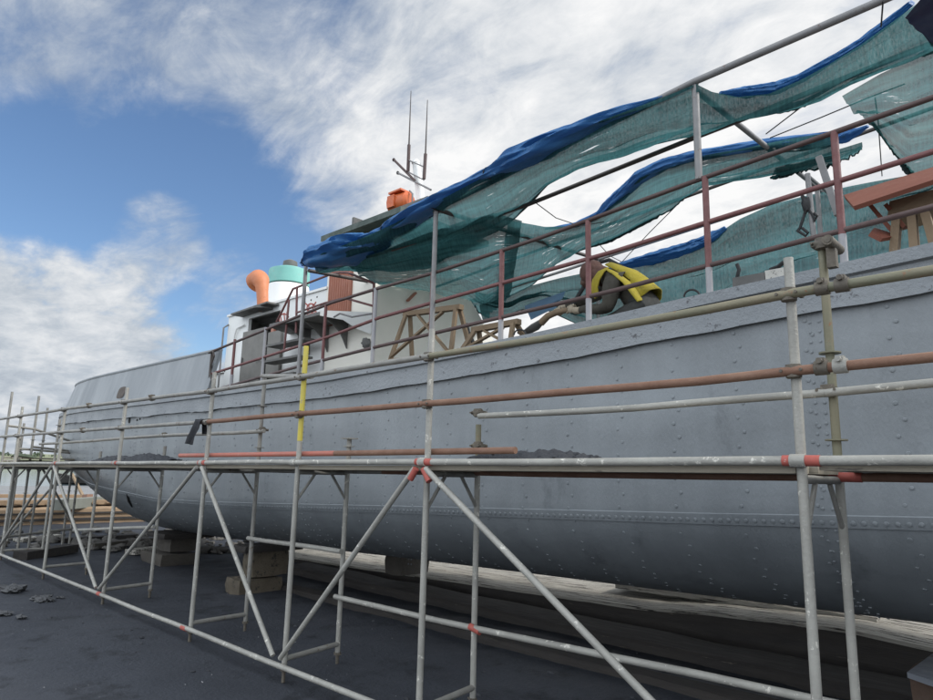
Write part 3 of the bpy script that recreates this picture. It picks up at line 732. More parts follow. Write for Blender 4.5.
# strip 4: right of the tall post, dips from the eave and rises to the corner
u5 = [(696, 84), (712, 92), (738, 97), (768, 94), (800, 80), (830, 64), (860, 46), (890, 24), (915, 5), (950, -25)]
l5 = [(696, 138), (720, 129), (742, 120), (785, 108), (820, 98), (850, 82), (880, 70), (915, 57), (935, 48), (970, 30)]
n5 = cloth('shade_net', u5, l5, lambda x, y: onR(x, y, -.05), netm[4], 80, 16, .10, .05, seed=21, ragged=.05)
tag(n5, 'green shade net sagging from the eave pipe right of the tall post', 'shade net')
# strip 5: thin net at far right with big tears
u6 = [(842, 96), (880, 74), (910, 60), (960, 38)]
l6 = [(872, 122), (892, 150), (912, 178), (965, 165)]
n6 = cloth('shade_net', u6, l6, lambda x, y: onR(x, y, -.12), netmat('thin_green_net', (.055, .155, .155), .84, 17), 40, 18, .05, .06, seed=31, ragged=.1)
tag(n6, 'thin torn green net at the upper right above the red boards', 'shade net')
n7 = cloth('shade_net', [(775, 168), (800, 163), (830, 152), (862, 142)], [(770, 178), (800, 172), (835, 166), (860, 152)], lambda x, y: onR(x, y, -.1), netm[1], 30, 8, .02, .05, seed=37, ragged=.3)
tag(n7, 'small ragged scrap of green net beside the tilted grey strut', 'shade net')
# blue tarp rolled on the near eave
P1 = [onR(x, y, .02) for x, y in ((303, 264), (318, 257), (345, 249), (372, 242), (392, 229), (420, 211), (440, 200), (470, 183), (492, 172), (515, 160), (550, 142), (585, 127), (625, 112), (660, 99), (690, 87))]
R1 = [.05, .20, .27, .20, .13, .15, .12, .07, .10, .16, .15, .11, .07, .04, .02]
bt = tag(tarpband('blue_tarpaulin', P1, R1, bluetarp, None, .55, .55), 'crumpled bright blue tarpaulin rolled along the near eave pipe', 'tarpaulin')
tt = MB()
for (px, py) in ((309, 262), (390, 231), (437, 204), (490, 174)):
    q = onR(px, py, .02)
    rr = lerp([(300, .1), (345, .2), (390, .15), (437, .14), (490, .1)], px)
    tt.sweep([q+V((.015*math.sin(a*3), math.cos(a)*rr, math.sin(a)*rr*.6)) for a in [2*PI*i/14 for i in range(15)]], .008, 6)
tt.build('tie_rope', rubber, bt)
P2 = [onR(x, y, .0) for x, y in ((545, 229), (577, 225), (600, 214), (620, 195), (640, 176), (665, 164), (694, 156), (740, 148), (790, 140), (832, 134))]
tag(tarpband('blue_tarpaulin', P2, [.015, .04, .06, .075, .08, .075, .07, .06, .05, .03], bluetarp, None, .4, .8), 'narrow blue tarp hem on the middle net strip above the deck', 'tarpaulin')
P3 = [onY(x, y, Yfar-.06) for x, y in ((606, 270), (630, 264), (660, 257), (690, 247), (712, 238), (726, 228))]
tag(tarpband('blue_tarpaulin', P3, [.02, .10, .13, .13, .09, .04], bluetarp, None, .5, .6), 'blue tarp bunched on the far net just right of the worker', 'tarpaulin')
P4 = [onR(x, y, .03) for x, y in ((720, 93), (745, 92), (775, 88), (800, 78), (830, 61), (860, 43), (890, 21), (912, 3))]
tag(tarpband('blue_tarpaulin', P4, [.02, .06, .07, .05, .045, .04, .04, .03], bluetarp, None, .4, .7), 'thin blue tarp hem on the sagging net right of the tall post', 'tarpaulin')
P5 = [onR(x, y, -.06) for x, y in ((776, 148), (800, 144), (822, 143), (845, 137), (868, 126))]
tag(tarpband('blue_tarpaulin', P5, [.02, .06, .05, .08, .02], bluetarp, None, .7, .6), 'scrap of blue tarp knotted round the rafter at the red post', 'tarpaulin')
n8 = cloth('navy_tarpaulin', [(905, 18), (920, 0), (945, -25)], [(921, 32), (935, 50), (975, 40)], lambda x, y: onR(x, y, -.16), navy, 20, 10, .02, .02, seed=41)
tag(n8, 'dark navy tarpaulin corner at the upper right edge', 'tarpaulin')
b9 = cloth('blue_tarpaulin', [(524, 306), (540, 300), (566, 291)], [(531, 320), (545, 313), (556, 308)], lambda x, y: onY(x, y, 7.6), mat('faded_blue_sheet', (.14, .25, .40), .7, 0, (.22, .34, .48), 5, .5), 16, 8, .0, .04, seed=44)
tag(b9, 'pale blue scrap of sheet hanging in front of the worker', 'tarpaulin')
# loose lashing cords
for nm, pts, lab in (('cord', [(766, 134), (800, 108), (830, 92), (858, 80)], 'thin cord slanting up from the rafter to the torn net'),
                     ('cord', [(770, 138), (820, 118), (868, 98), (905, 84)], 'long thin cord stretched between rafter and right hand net'),
                     ('cord', [(883, 1), (881, 27)], 'short cord dropping from the eave pipe end'),
                     ('cord', [(536, 203), (556, 218), (580, 226), (604, 222)], 'slack cord looping under the middle net'),
                     ('cord', [(875, 98), (878, 120), (882, 176)], 'vertical cord hanging among the tears at right'),
                     ('cord', [(620, 264), (650, 232), (680, 202)], 'thin cord rising from the far net right of the worker'),
                     ('cord', [(598, 243), (610, 256), (622, 262)], 'short dark cord just above the worker')):
    t = MB(); t.sweep([onR(x, y, -.1) for x, y in pts], .006, 5); tag(t.build('cord', rubber, None), lab, 'cord')

# ------------------------------------------------------------------ scaffold beside the hull
YFR, YBK = 3.536, 4.20
TR = .0242
PX = {'A': -1.08, 'B': -3.74, 'C': -5.50, 'D': -7.36, 'E': -9.98, 'F': -12.66, 'G': -15.35, 'H': -18.0}
TOPF = {'A': 2.98, 'B': 2.95, 'C': 3.01, 'D': 2.91, 'E': 2.91, 'F': 2.74, 'G': 2.9, 'H': 2.85}
PXB = {'A': -1.09, 'B': -3.83, 'C': -5.62, 'D': -7.40, 'E': -10.1, 'F': -12.75, 'G': -15.3, 'H': -17.9}
TOPB = {'A': 3.22, 'B': 2.25, 'C': 2.16, 'D': 2.96, 'E': 2.12, 'F': 2.05, 'G': 2.7, 'H': 2.7}
ZD = lambda X: 1.905+.010*(X+5)                     # deck tube height
sf = thing('scaffold', (-6, 3.87, 0), 'galvanised tube scaffold with plank deck standing along the whole hull side', 'scaffold')
def coupler(parent, p, ax1='X', ax2='Z', m_=None, r=.037):
    t = MB(); A = {'X': V((1, 0, 0)), 'Y': V((0, 1, 0)), 'Z': V((0, 0, 1))}
    a, b = A[ax1], A[ax2]; p = V(p)
    t.tube(p-a*.03, p+a*.03, r, 12); q = p+V((0, .045 if ax2 == 'Z' else 0, 0)) if ax1 == 'X' else p
    t.tube(p-b*.032, p+b*.032, r+.001, 12)
    c = a.cross(b)
    for s_ in (-1, 1):
        t.tube(p+a*.046*s_-c*.05, p+a*.046*s_+c*.05, .008, 6); t.tube(p+a*.046*s_-c*.055, p+a*.046*s_-c*.035, .016, 6); t.box(p+a*.04*s_, (.03, .05, .03))
    return t.build('coupler', m_ or clampm, parent)
def rosette(t, p, r=.06):
    t.sweep([V(p)+V((0, 0, -.004)), V(p)+V((0, 0, .004))], r, 12)
fronts = {}; backs = {}
for k in PX:
    X = PX[k]; t = MB(); lo = .10
    if k == 'C': t.tube((X, YFR, lo), (X, YFR, 2.10), TR, 14)
    else: t.tube((X, YFR, lo), (X, YFR, TOPF[k]), TR, 14)
    o = t.build('standard', galv, sf); fronts[k] = o
    if k == 'C':
        t = MB(); t.tube((X, YFR, 2.101), (X, YFR, TOPF[k]), TR+.0012, 14); t.build('standard', yellow, sf)
    t = MB(); t.tube((X, YFR, -.02), (X, YFR, .099), .017, 10); t.sweep([(X, YFR, .075), (X, YFR, .10)], .034, 6); t.bar((X-.05, YFR, .088), (X+.05, YFR, .088), .015, .012); t.build('base_jack', clampm, o)
    Xb = PXB[k]; t = MB(); zt_ = TOPB[k]
    t.tube((Xb, YBK, .10), (Xb, YBK, min(zt_, 1.95)), TR, 14)
    o = t.build('standard', galv if k not in 'D' else galvd, sf); backs[k] = o
    if zt_ > 1.96:
        t = MB(); t.tube((Xb, YBK, 1.951), (Xb, YBK, zt_), TR, 14)
        if k == 'C': t.box((Xb, YBK, zt_), (.13, .13, .012))
        for zz in (2.08, 2.58):
            if zt_ > zz+.05: rosette(t, (Xb, YBK, zz))
        t.build('standard', olive if k in 'AB' else galvd, sf)
    t = MB(); t.tube((Xb, YBK, -.02), (Xb, YBK, .099), .017, 10); t.sweep([(Xb, YBK, .075), (Xb, YBK, .10)], .034, 6); t.bar((Xb-.05, YBK, .088), (Xb+.05, YBK, .088), .015, .012); t.build('base_jack', clampm, o)
def ledger(pts, m_, name='ledger', r=TR, parent=None):
    P = [V(p) for p in pts]; Q = []
    for a, b in zip(P, P[1:]):
        k = max(1, int((b-a).length/.35))
        for i in range(k):
            p = a.lerp(b, i/k)
            if not (i == 0 and not Q): p = p+V((0, .004*noise.noise(V((p.x*.9, p.z*7, 1))), .008*noise.noise(V((p.x*.8, p.z*5, p.y*9)))))
            Q.append(p)
    Q.append(P[-1])
    t = MB(); t.sweep(Q, r, 14); return t.build(name, m_, parent or sf)
# low front ledger, deck ledger, mid rail, top rail
keys = list(PX)
zl = .125
ledger([(x, YFR-.049, zl) for x in (-18.2, -15.35)], galv); ledger([(-15.348, YFR-.049, zl), (-9.9, YFR-.049, zl)], galv); ledger([(-9.898, YFR-.049, zl), (-5.4, YFR-.049, zl)], galv); ledger([(-5.398, YFR-.049, zl), (1.6, YFR-.049, zl)], galv)
segs = [(-21, -15.3), (-15.298, -9.95), (-9.948, -5.48), (-5.478, -3.70), (-3.698, -1.02), (-1.018, 2.2)]
for a, b in segs: ledger([(a, YFR-.049, ZD(a)), (b, YFR-.049, ZD(b))], galv)
top = [onY(x, y, YFR-.049) for x, y in ((-60, 427), (0, 419), (65, 409), (208, 391.4), (430, 356), (543, 339), (700, 310.5), (790, 293.5), (933, 270.5))]
top.append(top[-1]+(top[-1]-top[-2])*3)
ledger(top[:4], galvd); ledger([top[3].lerp(top[4], .002)]+top[4:5], galvd); ledger([top[4].lerp(top[5], .002)]+top[5:], olive)
mid = [onY(x, y, YFR-.049) for x, y in ((-60, 440), (0, 436.6), (208, 421.6), (424, 403.8), (634, 386.5), (700, 380.7), (790, 371), (933, 357))]
mid.append(mid[-1]+(mid[-1]-mid[-2])*3)
ledger(mid[:3], galvd); ledger([mid[2].lerp(mid[3], .002)]+mid[3:4], rusty); ledger([mid[3].lerp(mid[4], .002)]+mid[4:], rusty)
# back row rails
ledger([onY(x, y, YBK-.049) for x, y in ((479, 416), (634, 407.8), (700, 402.5), (825, 393))], galv); ledger([onY(x, y, YBK-.049) for x, y in ((825.2, 393), (933, 383), (1100, 366))], galv)
ledger([onY(x, y, YBK-.049) for x, y in ((40, 444), (63, 443), (161, 435.4), (234, 432.9), (264, 431))], galvd)
ledger([onY(x, y, YBK-.049) for x, y in ((335, 596.4), (434, 619.7), (631, 661), (700, 675), (1000, 741))], galv)
ledger([onY(x, y, YBK-.049) for x, y in ((248, 538), (341, 551.5))], galv)
ledger([onY(x, y, YBK-.049) for x, y in ((74, 530), (154, 527))], galv)
ledger([(-21, YBK-.049, ZD(-21)-.06), (-5, YBK-.049, ZD(-5)-.07)], galvd); ledger([(-4.998, YBK-.049, ZD(-5)-.07), (2.4, YBK-.049, ZD(2.4)-.075)], rusty)
# transoms at foot and deck, knee braces
for k in PX:
    a, b = PX[k], PXB[k]
    t = MB(); t.tube((a, YFR, zl+.05), (b, YBK, zl+.05), TR, 12); t.build('transom', galvd, sf)
    zd = ZD(a)-.088
    t = MB(); t.tube((a, YFR, zd), (b, YBK, zd), TR*.9, 12); t.build('transom', galvd, sf)
    for (x, y, s_) in ((a, YFR, 1), (b, YBK, -1)):
        t = MB(); t.tube((x, y+.01*s_, zd-.26), (x, y+.19*s_, zd-.02), .014, 8); t.build('knee_brace', galvd, sf)
# diagonal braces on the front face
YD = YFR-.075
def diag(k1, hi, k2, lo_, m_=galv):
    p = V((PX[k1]+(.06 if PX[k2] > PX[k1] else -.06), YD, ZD(PX[k1])-.05)); q = V((PX[k2]+(-.06 if PX[k2] > PX[k1] else .06), YD-.01, zl+.08))
    t = MB(); t.tube(p, q, TR*.92, 12); t.build('diagonal_brace', m_, sf)
diag('D', 0, 'C', 0); diag('B', 0, 'C', 0); diag('B', 0, 'A', 0); diag('D', 0, 'E', 0); diag('F', 0, 'E', 0); diag('F', 0, 'G', 0)
# red paint marks on joints
for k in 'ABDEF':
    t = MB(); X = PX[k]; z = ZD(X); t.sweep([(X-.07, YFR-.049, z), (X+.10, YFR-.049, z)], TR+.003, 14)
    if k == 'B': t.sweep([(X-.10, YD-.003, z-.13), (X-.04, YD-.003, z-.05)], TR*.92+.003, 12); t.sweep([(X+.04, YD-.003, z-.05), (X+.11, YD-.003, z-.14)], TR*.92+.003, 12)
    t.build('painted_joint', redtape, sf)
for X in (-7.40, -9.98): 
    t = MB(); t.sweep([(X-.06, YFR-.049, zl), (X+.05, YFR-.049, zl)], TR+.003, 14); t.build('painted_joint', redtape, sf)
for px, py in ((475.5, 629.3),):
    q = onY(px, py, YBK-.049); t = MB(); t.sweep([q+V((-.06, 0, .012)), q+V((.05, 0, -.01))], TR+.003, 14); t.build('painted_joint', redtape, sf)
q = onY(842, 479, YBK-.049); t = MB(); t.sweep([(q.x-.06, q.y, ZD(q.x)-.07), (q.x+.10, q.y, ZD(q.x)-.07)], TR+.003, 14); t.build('painted_joint', redtape, sf)
# couplers on top and mid rail
def zat(pl, X):
    for a, b in zip(pl, pl[1:]):
        if a.x <= X <= b.x: return a.z+(b.z-a.z)*(X-a.x)/(b.x-a.x)
    return pl[-1].z
for k in PX:
    for pl in (top, mid):
        coupler(fronts[k], (PX[k], YFR-.03, zat(pl, PX[k])))
    t = MB(); zd = ZD(PX[k]); t.tube((PX[k]-.035, YFR-.049, zd), (PX[k]+.035, YFR-.049, zd), TR+.008, 12); t.build('coupler', galv, fronts[k])
    for s_ in (-1, 1):
        pass
for px, py, pl in ((822, 281, top), (842, 281, top), (822, 369, mid), (841, 369, mid), (90, 402, top), (83, 431, mid), (152, 401, top)):
    q = onY(px, py, YFR-.049); z = zat(pl, q.x)
    t = MB(); t.sweep([(q.x-.03, q.y, z), (q.x+.03, q.y, z)], .036, 12); t.tube((q.x, q.y-.05, z+.03), (q.x, q.y+.02, z+.03), .014, 8); t.box((q.x, q.y, z+.032), (.035, .05, .03))
    t.build('coupler', clampm if px != 841 else galv, sf)
for px, py, Yq in ((823, 245, YBK), (829, 391, YBK), (480, 413, YBK), (480, 446, YBK), (264, 430, YBK), (166, 435, YBK)):
    q = onY(px, py, Yq); coupler(sf, (q.x, Yq-.025, q.z), m_=clampm if py < 300 else None)
t = MB(); q = onY(829, 247, YBK); t.sweep([q+V((.03, -.14, 0)), q+V((.03, .1, 0))], .03, 12); t.sweep([q+V((.03, -.141, 0)), q+V((.03, -.145, 0))], .018, 10); t.box(q+V((.02, -.03, -.08)), (.05, .05, .12)); t.build('coupler', clampm, sf)
q0, q1 = onY(262, 376, YBK-.05), onY(312, 376.5, YFR+.05)
t = MB(); t.tube(q0, q1, TR, 12); t.build('transom', galvd, sf)
# planks
yk = YFR+.0
for k1, k2 in zip(keys[:-1], keys[1:]):
    a, b = PX[k2], PX[k1]
    for i, yy in enumerate((YFR+.10, YFR+.32, YFR+.54)):
        z = (ZD(a)+ZD(b))/2-.042
        t = MB(); tilt = Matrix.Rotation(-math.atan2(ZD(b)-ZD(a), b-a), 3, 'Y'); t.box(((a+b)/2+random.uniform(-.03, .03), yy, z+random.uniform(-.003, .003)), (b-a-.012, .212, .038), rot=tilt); t.build('plank', plankm, sf, False)
t = MB()
for i, yy in enumerate((YFR+.10, YFR+.32, YFR+.54)):
    t = MB(); t.box((.6, yy, ZD(.6)-.042), (3.2, .212, .038)); t.build('plank', plankm, sf, False)

# ------------------------------------------------------------------ loose things on the scaffold
ta, tb, tcut = onY(180, 455.5, YFR+.06), onY(515.6, 450.3, YFR+.06), onY(335, 453.4, YFR+.06)
for o_ in (ta, tb, tcut): o_.z = max(o_.z, ZD(o_.x)+.032)
lt = thing('loose_tube', ta, 'loose scaffold tube lying on the deck planks, red at one end and rusty brown', 'tube')
t = MB(); t.sweep([ta, tcut], TR, 14); t.build('red_section', redtube, lt)
t = MB(); t.sweep([tcut+V((.001, 0, 0)), tb], TR, 14); t.build('rusty_section', rusty, lt)
def heap(pxs, lab, seed):
    """mud heap from a silhouette of (px, py) above the planks"""
    pts = [onY(x, y, YFR+.3) for x, y in pxs]
    t = MB(); rows = []; n = 60; m = 14
    for i in range(n+1):
        X = pts[0].x+(pts[-1].x-pts[0].x)*i/n
        hh = .8*max(0.0, lerp([(p.x, p.z) for p in pts], X)-(ZD(X)+.012))
        row = []
        for j in range(m+1):
            s_ = j/m*2-1; w_ = .24
            f = max(0, 1-s_*s_)
            z = ZD(X)+.003+hh*f*(1+.12*noise.noise(V((X*9, s_*3, seed)))) + (.03*noise.noise(V((X*16, s_*6, seed))) if f > .05 and hh > .01 else 0)
            row.append(V((X, YFR+.32+s_*w_, max(z, ZD(X)+.0))))
        rows.append(row)
    t.grid(rows[::-1])
    for k in range(46):
        X = random.uniform(pts[0].x, pts[-1].x); hh = max(0, lerp([(p.x, p.z) for p in pts], X)-ZD(X)); s_ = random.uniform(-.8, .5)
        r = random.uniform(.008, .024)*(1 if hh > .03 else .5)
        t.blob((X, YFR+.32+s_*.24, ZD(X)+max(0, hh*.8-.012)*(1-s_*s_)), r*.8, (1.2, 1, .8), 4, .6, 2, k)
    tag(t.build('mud_heap', mudheap, None, True, 50), lab, 'mud heap', 'mud heaps on the scaffold deck')
heap([(475, 456), (490, 448), (502, 446), (513, 447), (530, 449), (547, 445), (562, 447), (580, 452), (596, 455)], 'dark crumbly mud heap on the planks right of the rusty tube end', 1)
heap([(100, 459), (110, 454.5), (122, 453), (133, 457)], 'small dark mud heap on the planks near the stern', 2)
heap([(128, 458), (136, 453), (147, 450.5), (160, 453), (175, 458)], 'larger dark mud heap on the planks just right of the small one', 3)
# black rag draped over the mid rail
t = MB(); rows = []
e = lambda x, y, o=0: onY(x, y, YFR-.085+o)
for (xl, yl, xr, yr, o_) in ((185.5, 443.5, 192.5, 445, 0), (187, 436, 196, 437.5, -.01), (190, 428, 199, 429, -.02), (193, 422, 201, 421, -.015), (197, 419.2, 203, 418.8, .03), (201, 421, 206, 421.5, .07), (201.5, 428, 206.5, 428, .08), (202, 434.5, 206, 434, .08)):
    a, b = e(xl, yl, o_), e(xr, yr, o_); rows.append([a.lerp(b, s_)+V((0, .02*math.sin(s_*9+yl), 0)) for s_ in (0, .2, .4, .6, .8, 1)])
t.grid(rows); tag(t.build('black_rag', ragm, None, True, 180), 'black rag draped over the middle scaffold rail', 'rag')

# ------------------------------------------------------------------ stern scaffold
ss = thing('scaffold', (-16.5, 4.6, 0), 'smaller tube scaffold wrapping round under the stern at far left', 'scaffold')
feet = [(-12, 556, 392), (3, 554.5, 436), (17, 553, 396), (28, 551, 408), (62, 545, 433), (69, 545, 430)]
tops = []
for px, py, yt in feet:
    b = onZ(px, py, 0); 
    # height: find z whose projection has y = yt
    best = min(fine(1.6, 4.2, .02), key=lambda z: abs((350-FPX*(V((b.x, b.y, z))-EYE).dot(UP)/(V((b.x, b.y, z))-EYE).dot(vw))-yt))
    t = MB(); t.tube((b.x, b.y, -.02), (b.x, b.y, best), TR, 10)
    for zz in (.6, 1.2, 1.8, 2.3): rosette(t, (b.x, b.y, zz), .05)
    t.build('standard', galvd, ss); tops.append(V((b.x, b.y, best)))
def sl_(a, b, z0, z1, m_=galvd):
    t = MB(); t.tube((tops[a].x, tops[a].y, z0), (tops[b].x, tops[b].y, z1), TR, 10); t.build('ledger', m_, ss)
for a, b in ((0, 2), (1, 3), (2, 4), (3, 5)):
    sl_(a, b, 1.85, 1.85); sl_(a, b, .35, .35)
sl_(0, 2, 2.55, 2.52); sl_(2, 4, 2.52, 2.3); sl_(2, 4, 2.15, 2.1); sl_(1, 5, 2.1, 2.05); sl_(1, 4, .3, 1.8); sl_(5, 3, .5, 1.8)
for yy in (-.25, 0, .25):
    a, b = tops[1], tops[5]; dd = (b-a); dd.z = 0; dn = V((-dd.y, dd.x, 0)).normalized()
    t = MB(); t.bar(V((a.x, a.y, 1.91))+dn*yy, V((b.x, b.y, 1.91))+dn*yy, .22, .035); t.build('plank', plankm, ss, False)
for i in range(6):
    t = MB(); p = tops[i]; t.tube((p.x, p.y, 1.6), (p.x+.2, p.y+.05, 1.84), .014, 8); t.tube((p.x, p.y, 1.6), (p.x-.2, p.y-.05, 1.84), .014, 8); t.build('knee_brace', galvd, ss)
# bundle of cut branches and netting on the far planks
for lab, (x0, x1), m_ in (('flat green mat dumped on the far scaffold planks', (12, 37), mat('green_mat', (.06, .08, .045), .9, 0, (.09, .11, .06), 14, .5)),):
    p, q = onY(x0, 458, YFR+.35), onY(x1, 458, YFR+.35)
    t = MB(); t.sweep([p+V((0, 0, 0)), p.lerp(q, .2)+V((0, 0, .05)), p.lerp(q, .6)+V((0, 0, .04)), q], [.03, .09, .08, .02], 10, flat=.5, wob=.5)
    tag(t.build('folded_mat', m_, None), lab, 'mat')

# ------------------------------------------------------------------ on deck: trestles, boards, box, worker
def trestle_mesh(root, p0, p1, hh, sx=.30, sy=.42, cross=True):
    p0, p1 = V(p0), V(p1)
    t = MB(); t.bar(p0-(p1-p0).normalized()*.06, p1+(p1-p0).normalized()*.06, .075, .06); t.build('top_beam', wood, root, False)
    d = (p1-p0).normalized(); nrm = V((0, 1, 0))
    feet = []
    for e, s_ in ((p0, -1), (p1, 1)):
        for sd in (-1, 1):
            f = e+d*(.10*s_)+nrm*sy/2*sd; f.z = e.z-hh
            t = MB(); t.bar(e+nrm*.035*sd-V((0, 0, .02)), f, .05, .035, (0, 1, 0)); t.build('leg', wood, root, False); feet.append(f)
    if cross:
        for sd, a, b in ((-1, 0, 2), (-1, 2, 0)):
            t = MB(); fa = feet[a].lerp(p0 if a == 0 else p1, .18); tb_ = (p0 if b == 0 else p1).lerp(p1 if b == 0 else p0, .25)-V((0, 0, .04)); t.bar(fa+V((0, -.02*(1 if a == 0 else 2), 0)), tb_+V((0, -.03, 0)), .025, .045, (0, 1, 0)); t.build('cross_brace', wood, root, False)
        t = MB(); t.bar(feet[0].lerp(p0, .14), feet[2].lerp(p1, .14), .025, .05, (0, 1, 0)); t.build('stretcher', wood, root, False)
YT = 5.45
for (a, b, lab) in (((408, 314), (458, 307.5), 'taller raw timber trestle on deck in front of the wheelhouse'), ((477, 329.5), (515, 322.5), 'shorter timber trestle on deck just left of the worker')):
    p0, p1 = onY(*a, YT), onY(*b, YT); X = (p0.x+p1.x)/2; zb = lerp(SHEER, X)-.0
    r_ = thing('trestle', (X, YT, zb), lab, 'trestle', 'timber trestles on the deck')
    trestle_mesh(r_, p0, p1, (p0.z+p1.z)/2-zb)
p0, p1 = onY(893, 212, 5.75), onY(935, 199, 5.75); X = (p0.x+p1.x)/2; zb = lerp(SHEER, X)
r_ = thing('trestle', (X, 5.75, zb), 'thick legged timber trestle under the red boards at right', 'trestle', 'timber trestles on the deck')
t = MB(); t.box((p0+p1)/2+V((0, .1, -.02)), (.30, .35, .12), jit=.02); t.build('top_beam', wood, r_, False)
for ax, ay, bx, by in ((897, 218, 890, 251), (912, 214, 914, 247), (925, 212, 938, 240)):
    t = MB(); q = onY(ax, ay, 5.7); e_ = onY(bx, by, 5.62); e_.z = min(e_.z, lerp(SHEER, e_.x)+.02); t.bar(q, e_, .055, .09, (0, 1, 0)); t.build('leg', wood, r_, False)
# red boards: the top one seen from below and a lower one
def board(pix, Y0, Y1, th, lab):
    t = MB(); q = [onY(x, y, Y_) for (x, y), Y_ in zip(pix, (Y0, Y0, Y1, Y1))]
    n_ = (q[1]-q[0]).cross(q[3]-q[0]).normalized(); n_ = n_ if n_.z > 0 else -n_
    t.add(q+[p+n_*th for p in q], [(0, 1, 2, 3), (7, 6, 5, 4), (0, 4, 5, 1), (1, 5, 6, 2), (2, 6, 7, 3), (3, 7, 4, 0)])
    return tag(t.build('red_board', redboard, None, False), lab, 'board')
board([(855, 210.5), (960, 176), (958, 164), (845, 199)], 5.45, 5.85, .035, 'wide red oxide board resting across the trestle top at right')
board([(868, 236), (880, 242), (897, 239), (872, 231)], 5.5, 5.75, .03, 'small pointed red board low beside the thick trestle legs')
for a, b, lab in (((871, 206), (897, 237), 'slim red batten slanting down left of the thick trestle'), ((886, 205), (905, 228), 'short rusty batten slanting behind the slim red one')):
    t = MB(); t.bar(onY(*a, 5.7), onY(*b, 5.7), .05, .03); tag(t.build('batten', redboard, None, False), lab, 'batten')
# dark box with speckled label plate
q0, q1 = onY(733, 288, 5.3), onY(766, 277, 5.3)
bx = thing('tool_box', ((q0.x+q1.x)/2, 5.35, lerp(SHEER, q0.x)), 'dark stained box with a speckled white end lying on the deck edge', 'box')
hh = .17; zb = lerp(SHEER, q0.x)+.01
t = MB(); t.box(((q0.x+q1.x)/2, 5.38, zb+.10), (q1.x-q0.x, .2, .2), jit=.006); t.build('box_body', undergrey, bx, False)
q2 = onY(786, 272, 5.3)
t = MB(); t.box(((q1.x+q2.x)/2+.003, 5.38, zb+.13), (q2.x-q1.x, .19, .16), jit=.004); t.build('box_end', mat('speckled_plate', (.62, .6, .55), .7, 0, (.5, .48, .43), 9, .5, (.04, .04, .04), 34, .56), bx, False)
t = MB(); t.sweep([onY(737, 278, 5.3), onY(739, 270, 5.3), onY(737, 264, 5.3)], .016, 8); t.sweep([onY(770, 270, 5.3), onY(778, 267, 5.3), onY(784, 262, 5.3)], .018, 8); t.build('handle', rubber, bx)
# wire loops on the deck edge
for lab, (cx, cy, r_) in (('thin wire loop standing on the deck edge right of the worker', (692, 297, 8)), ('thin wire loop at the foot of the shorter trestle', (520, 335, 6))):
    t = MB(); t.sweep([onY(cx+r_*math.cos(a), cy-r_*.9*math.sin(a), 5.15) for a in fine(0, PI, .2)], .009, 6); tag(t.build('wire_loop', rubber, None), lab, 'wire')

# worker: crouched, facing the stern, head down over a tool
YK = 5.65
K = lambda x, y, o=0: onY(x, y, YK+o)
wk = thing('person', (K(620, 300).x, YK, lerp(SHEER, K(620, 300).x)), 'person crouching on deck in yellow vest and brown hood, working with a tool', 'person')
zdk = lerp(SHEER, K(630, 300).x)+.03
pelvis = K(646, 309, .0); pelvis.z = max(pelvis.z, zdk+.22)
chest = K(627, 288); neck = K(606, 273); head0 = K(598, 279); head1 = K(587, 277); hb = K(586, 287)
J = [pelvis, K(639, 299), chest, K(616, 280), K(605, 274),             # 0..4 spine to neck
     K(595, 272), K(589, 275), K(586, 285),                            # 5..7 head, face down
     K(612, 285, -.20), K(608, 309, -.25), K(585, 309, -.16), K(573, 311, -.12),   # 8..11 near arm: shoulder, elbow, wrist, palm
     K(612, 286, .20), K(588, 300, .26), K(568, 305, .16), K(557, 310, .1),   # 12..15 far arm
     pelvis+V((.02, -.12, -.02)), V((pelvis.x-.36, YK-.15, zdk+.09)), V((pelvis.x+.06, YK-.15, zdk+.05)), V((pelvis.x+.20, YK-.15, zdk+.03)),   # near leg kneeling
     pelvis+V((.02, .12, -.02)), V((pelvis.x-.34, YK+.17, zdk+.11)), V((pelvis.x+.08, YK+.16, zdk+.05)), V((pelvis.x+.22, YK+.16, zdk+.03))]
EJ = [(0, 1), (1, 2), (2, 3), (3, 4), (4, 5), (5, 6), (6, 7), (3, 8), (8, 9), (9, 10), (10, 11), (3, 12), (12, 13), (13, 14), (14, 15), (0, 16), (16, 17), (17, 18), (18, 19), (0, 20), (20, 21), (21, 22), (22, 23)]
RJ = [.16, .15, .155, .13, .065, .095, .105, .07, .098, .078, .042, .04, .085, .062, .042, .04, .10, .075, .05, .045, .10, .075, .05, .045]
me = bpy.data.meshes.new('skel'); me.from_pydata([p-wk.location for p in J], EJ, []); so = bpy.data.objects.new('skel', me); C.objects.link(so)
md = so.modifiers.new('s', 'SKIN'); 
for i, sv in enumerate(me.skin_vertices[0].data): sv.radius = (RJ[i], RJ[i]); sv.use_root = (i == 0)
md.use_smooth_shade = True; so.modifiers.new('b', 'SUBSURF').levels = 2
dg = bpy.context.evaluated_depsgraph_get(); bm_ = bpy.data.meshes.new_from_object(so.evaluated_get(dg)); bpy.data.objects.remove(so)
shirt = mat('dark_olive_shirt', (.038, .035, .028), .9, 0, (.07, .063, .048), 12, .5, None, bump=.4, bscale=25)
trous = mat('dark_trousers', (.03, .032, .03), .9, 0, (.05, .05, .046), 12, .5)
skin = mat('dark_skin', (.12, .06, .04), .55)
glove = mat('work_glove', (.42, .36, .27), .9, 0, (.3, .25, .18), 20, .5)
hoodm = mat('brown_hood', (.085, .042, .034), .9, 0, (.13, .066, .05), 16, .5, None, bump=.4, bscale=30)
vestm = mat('yellow_vest', (.40, .32, .02), .85, 0, (.30, .24, .025), 9, .5, (.17, .135, .03), 12, .57, .6, 22, soft3=.1)
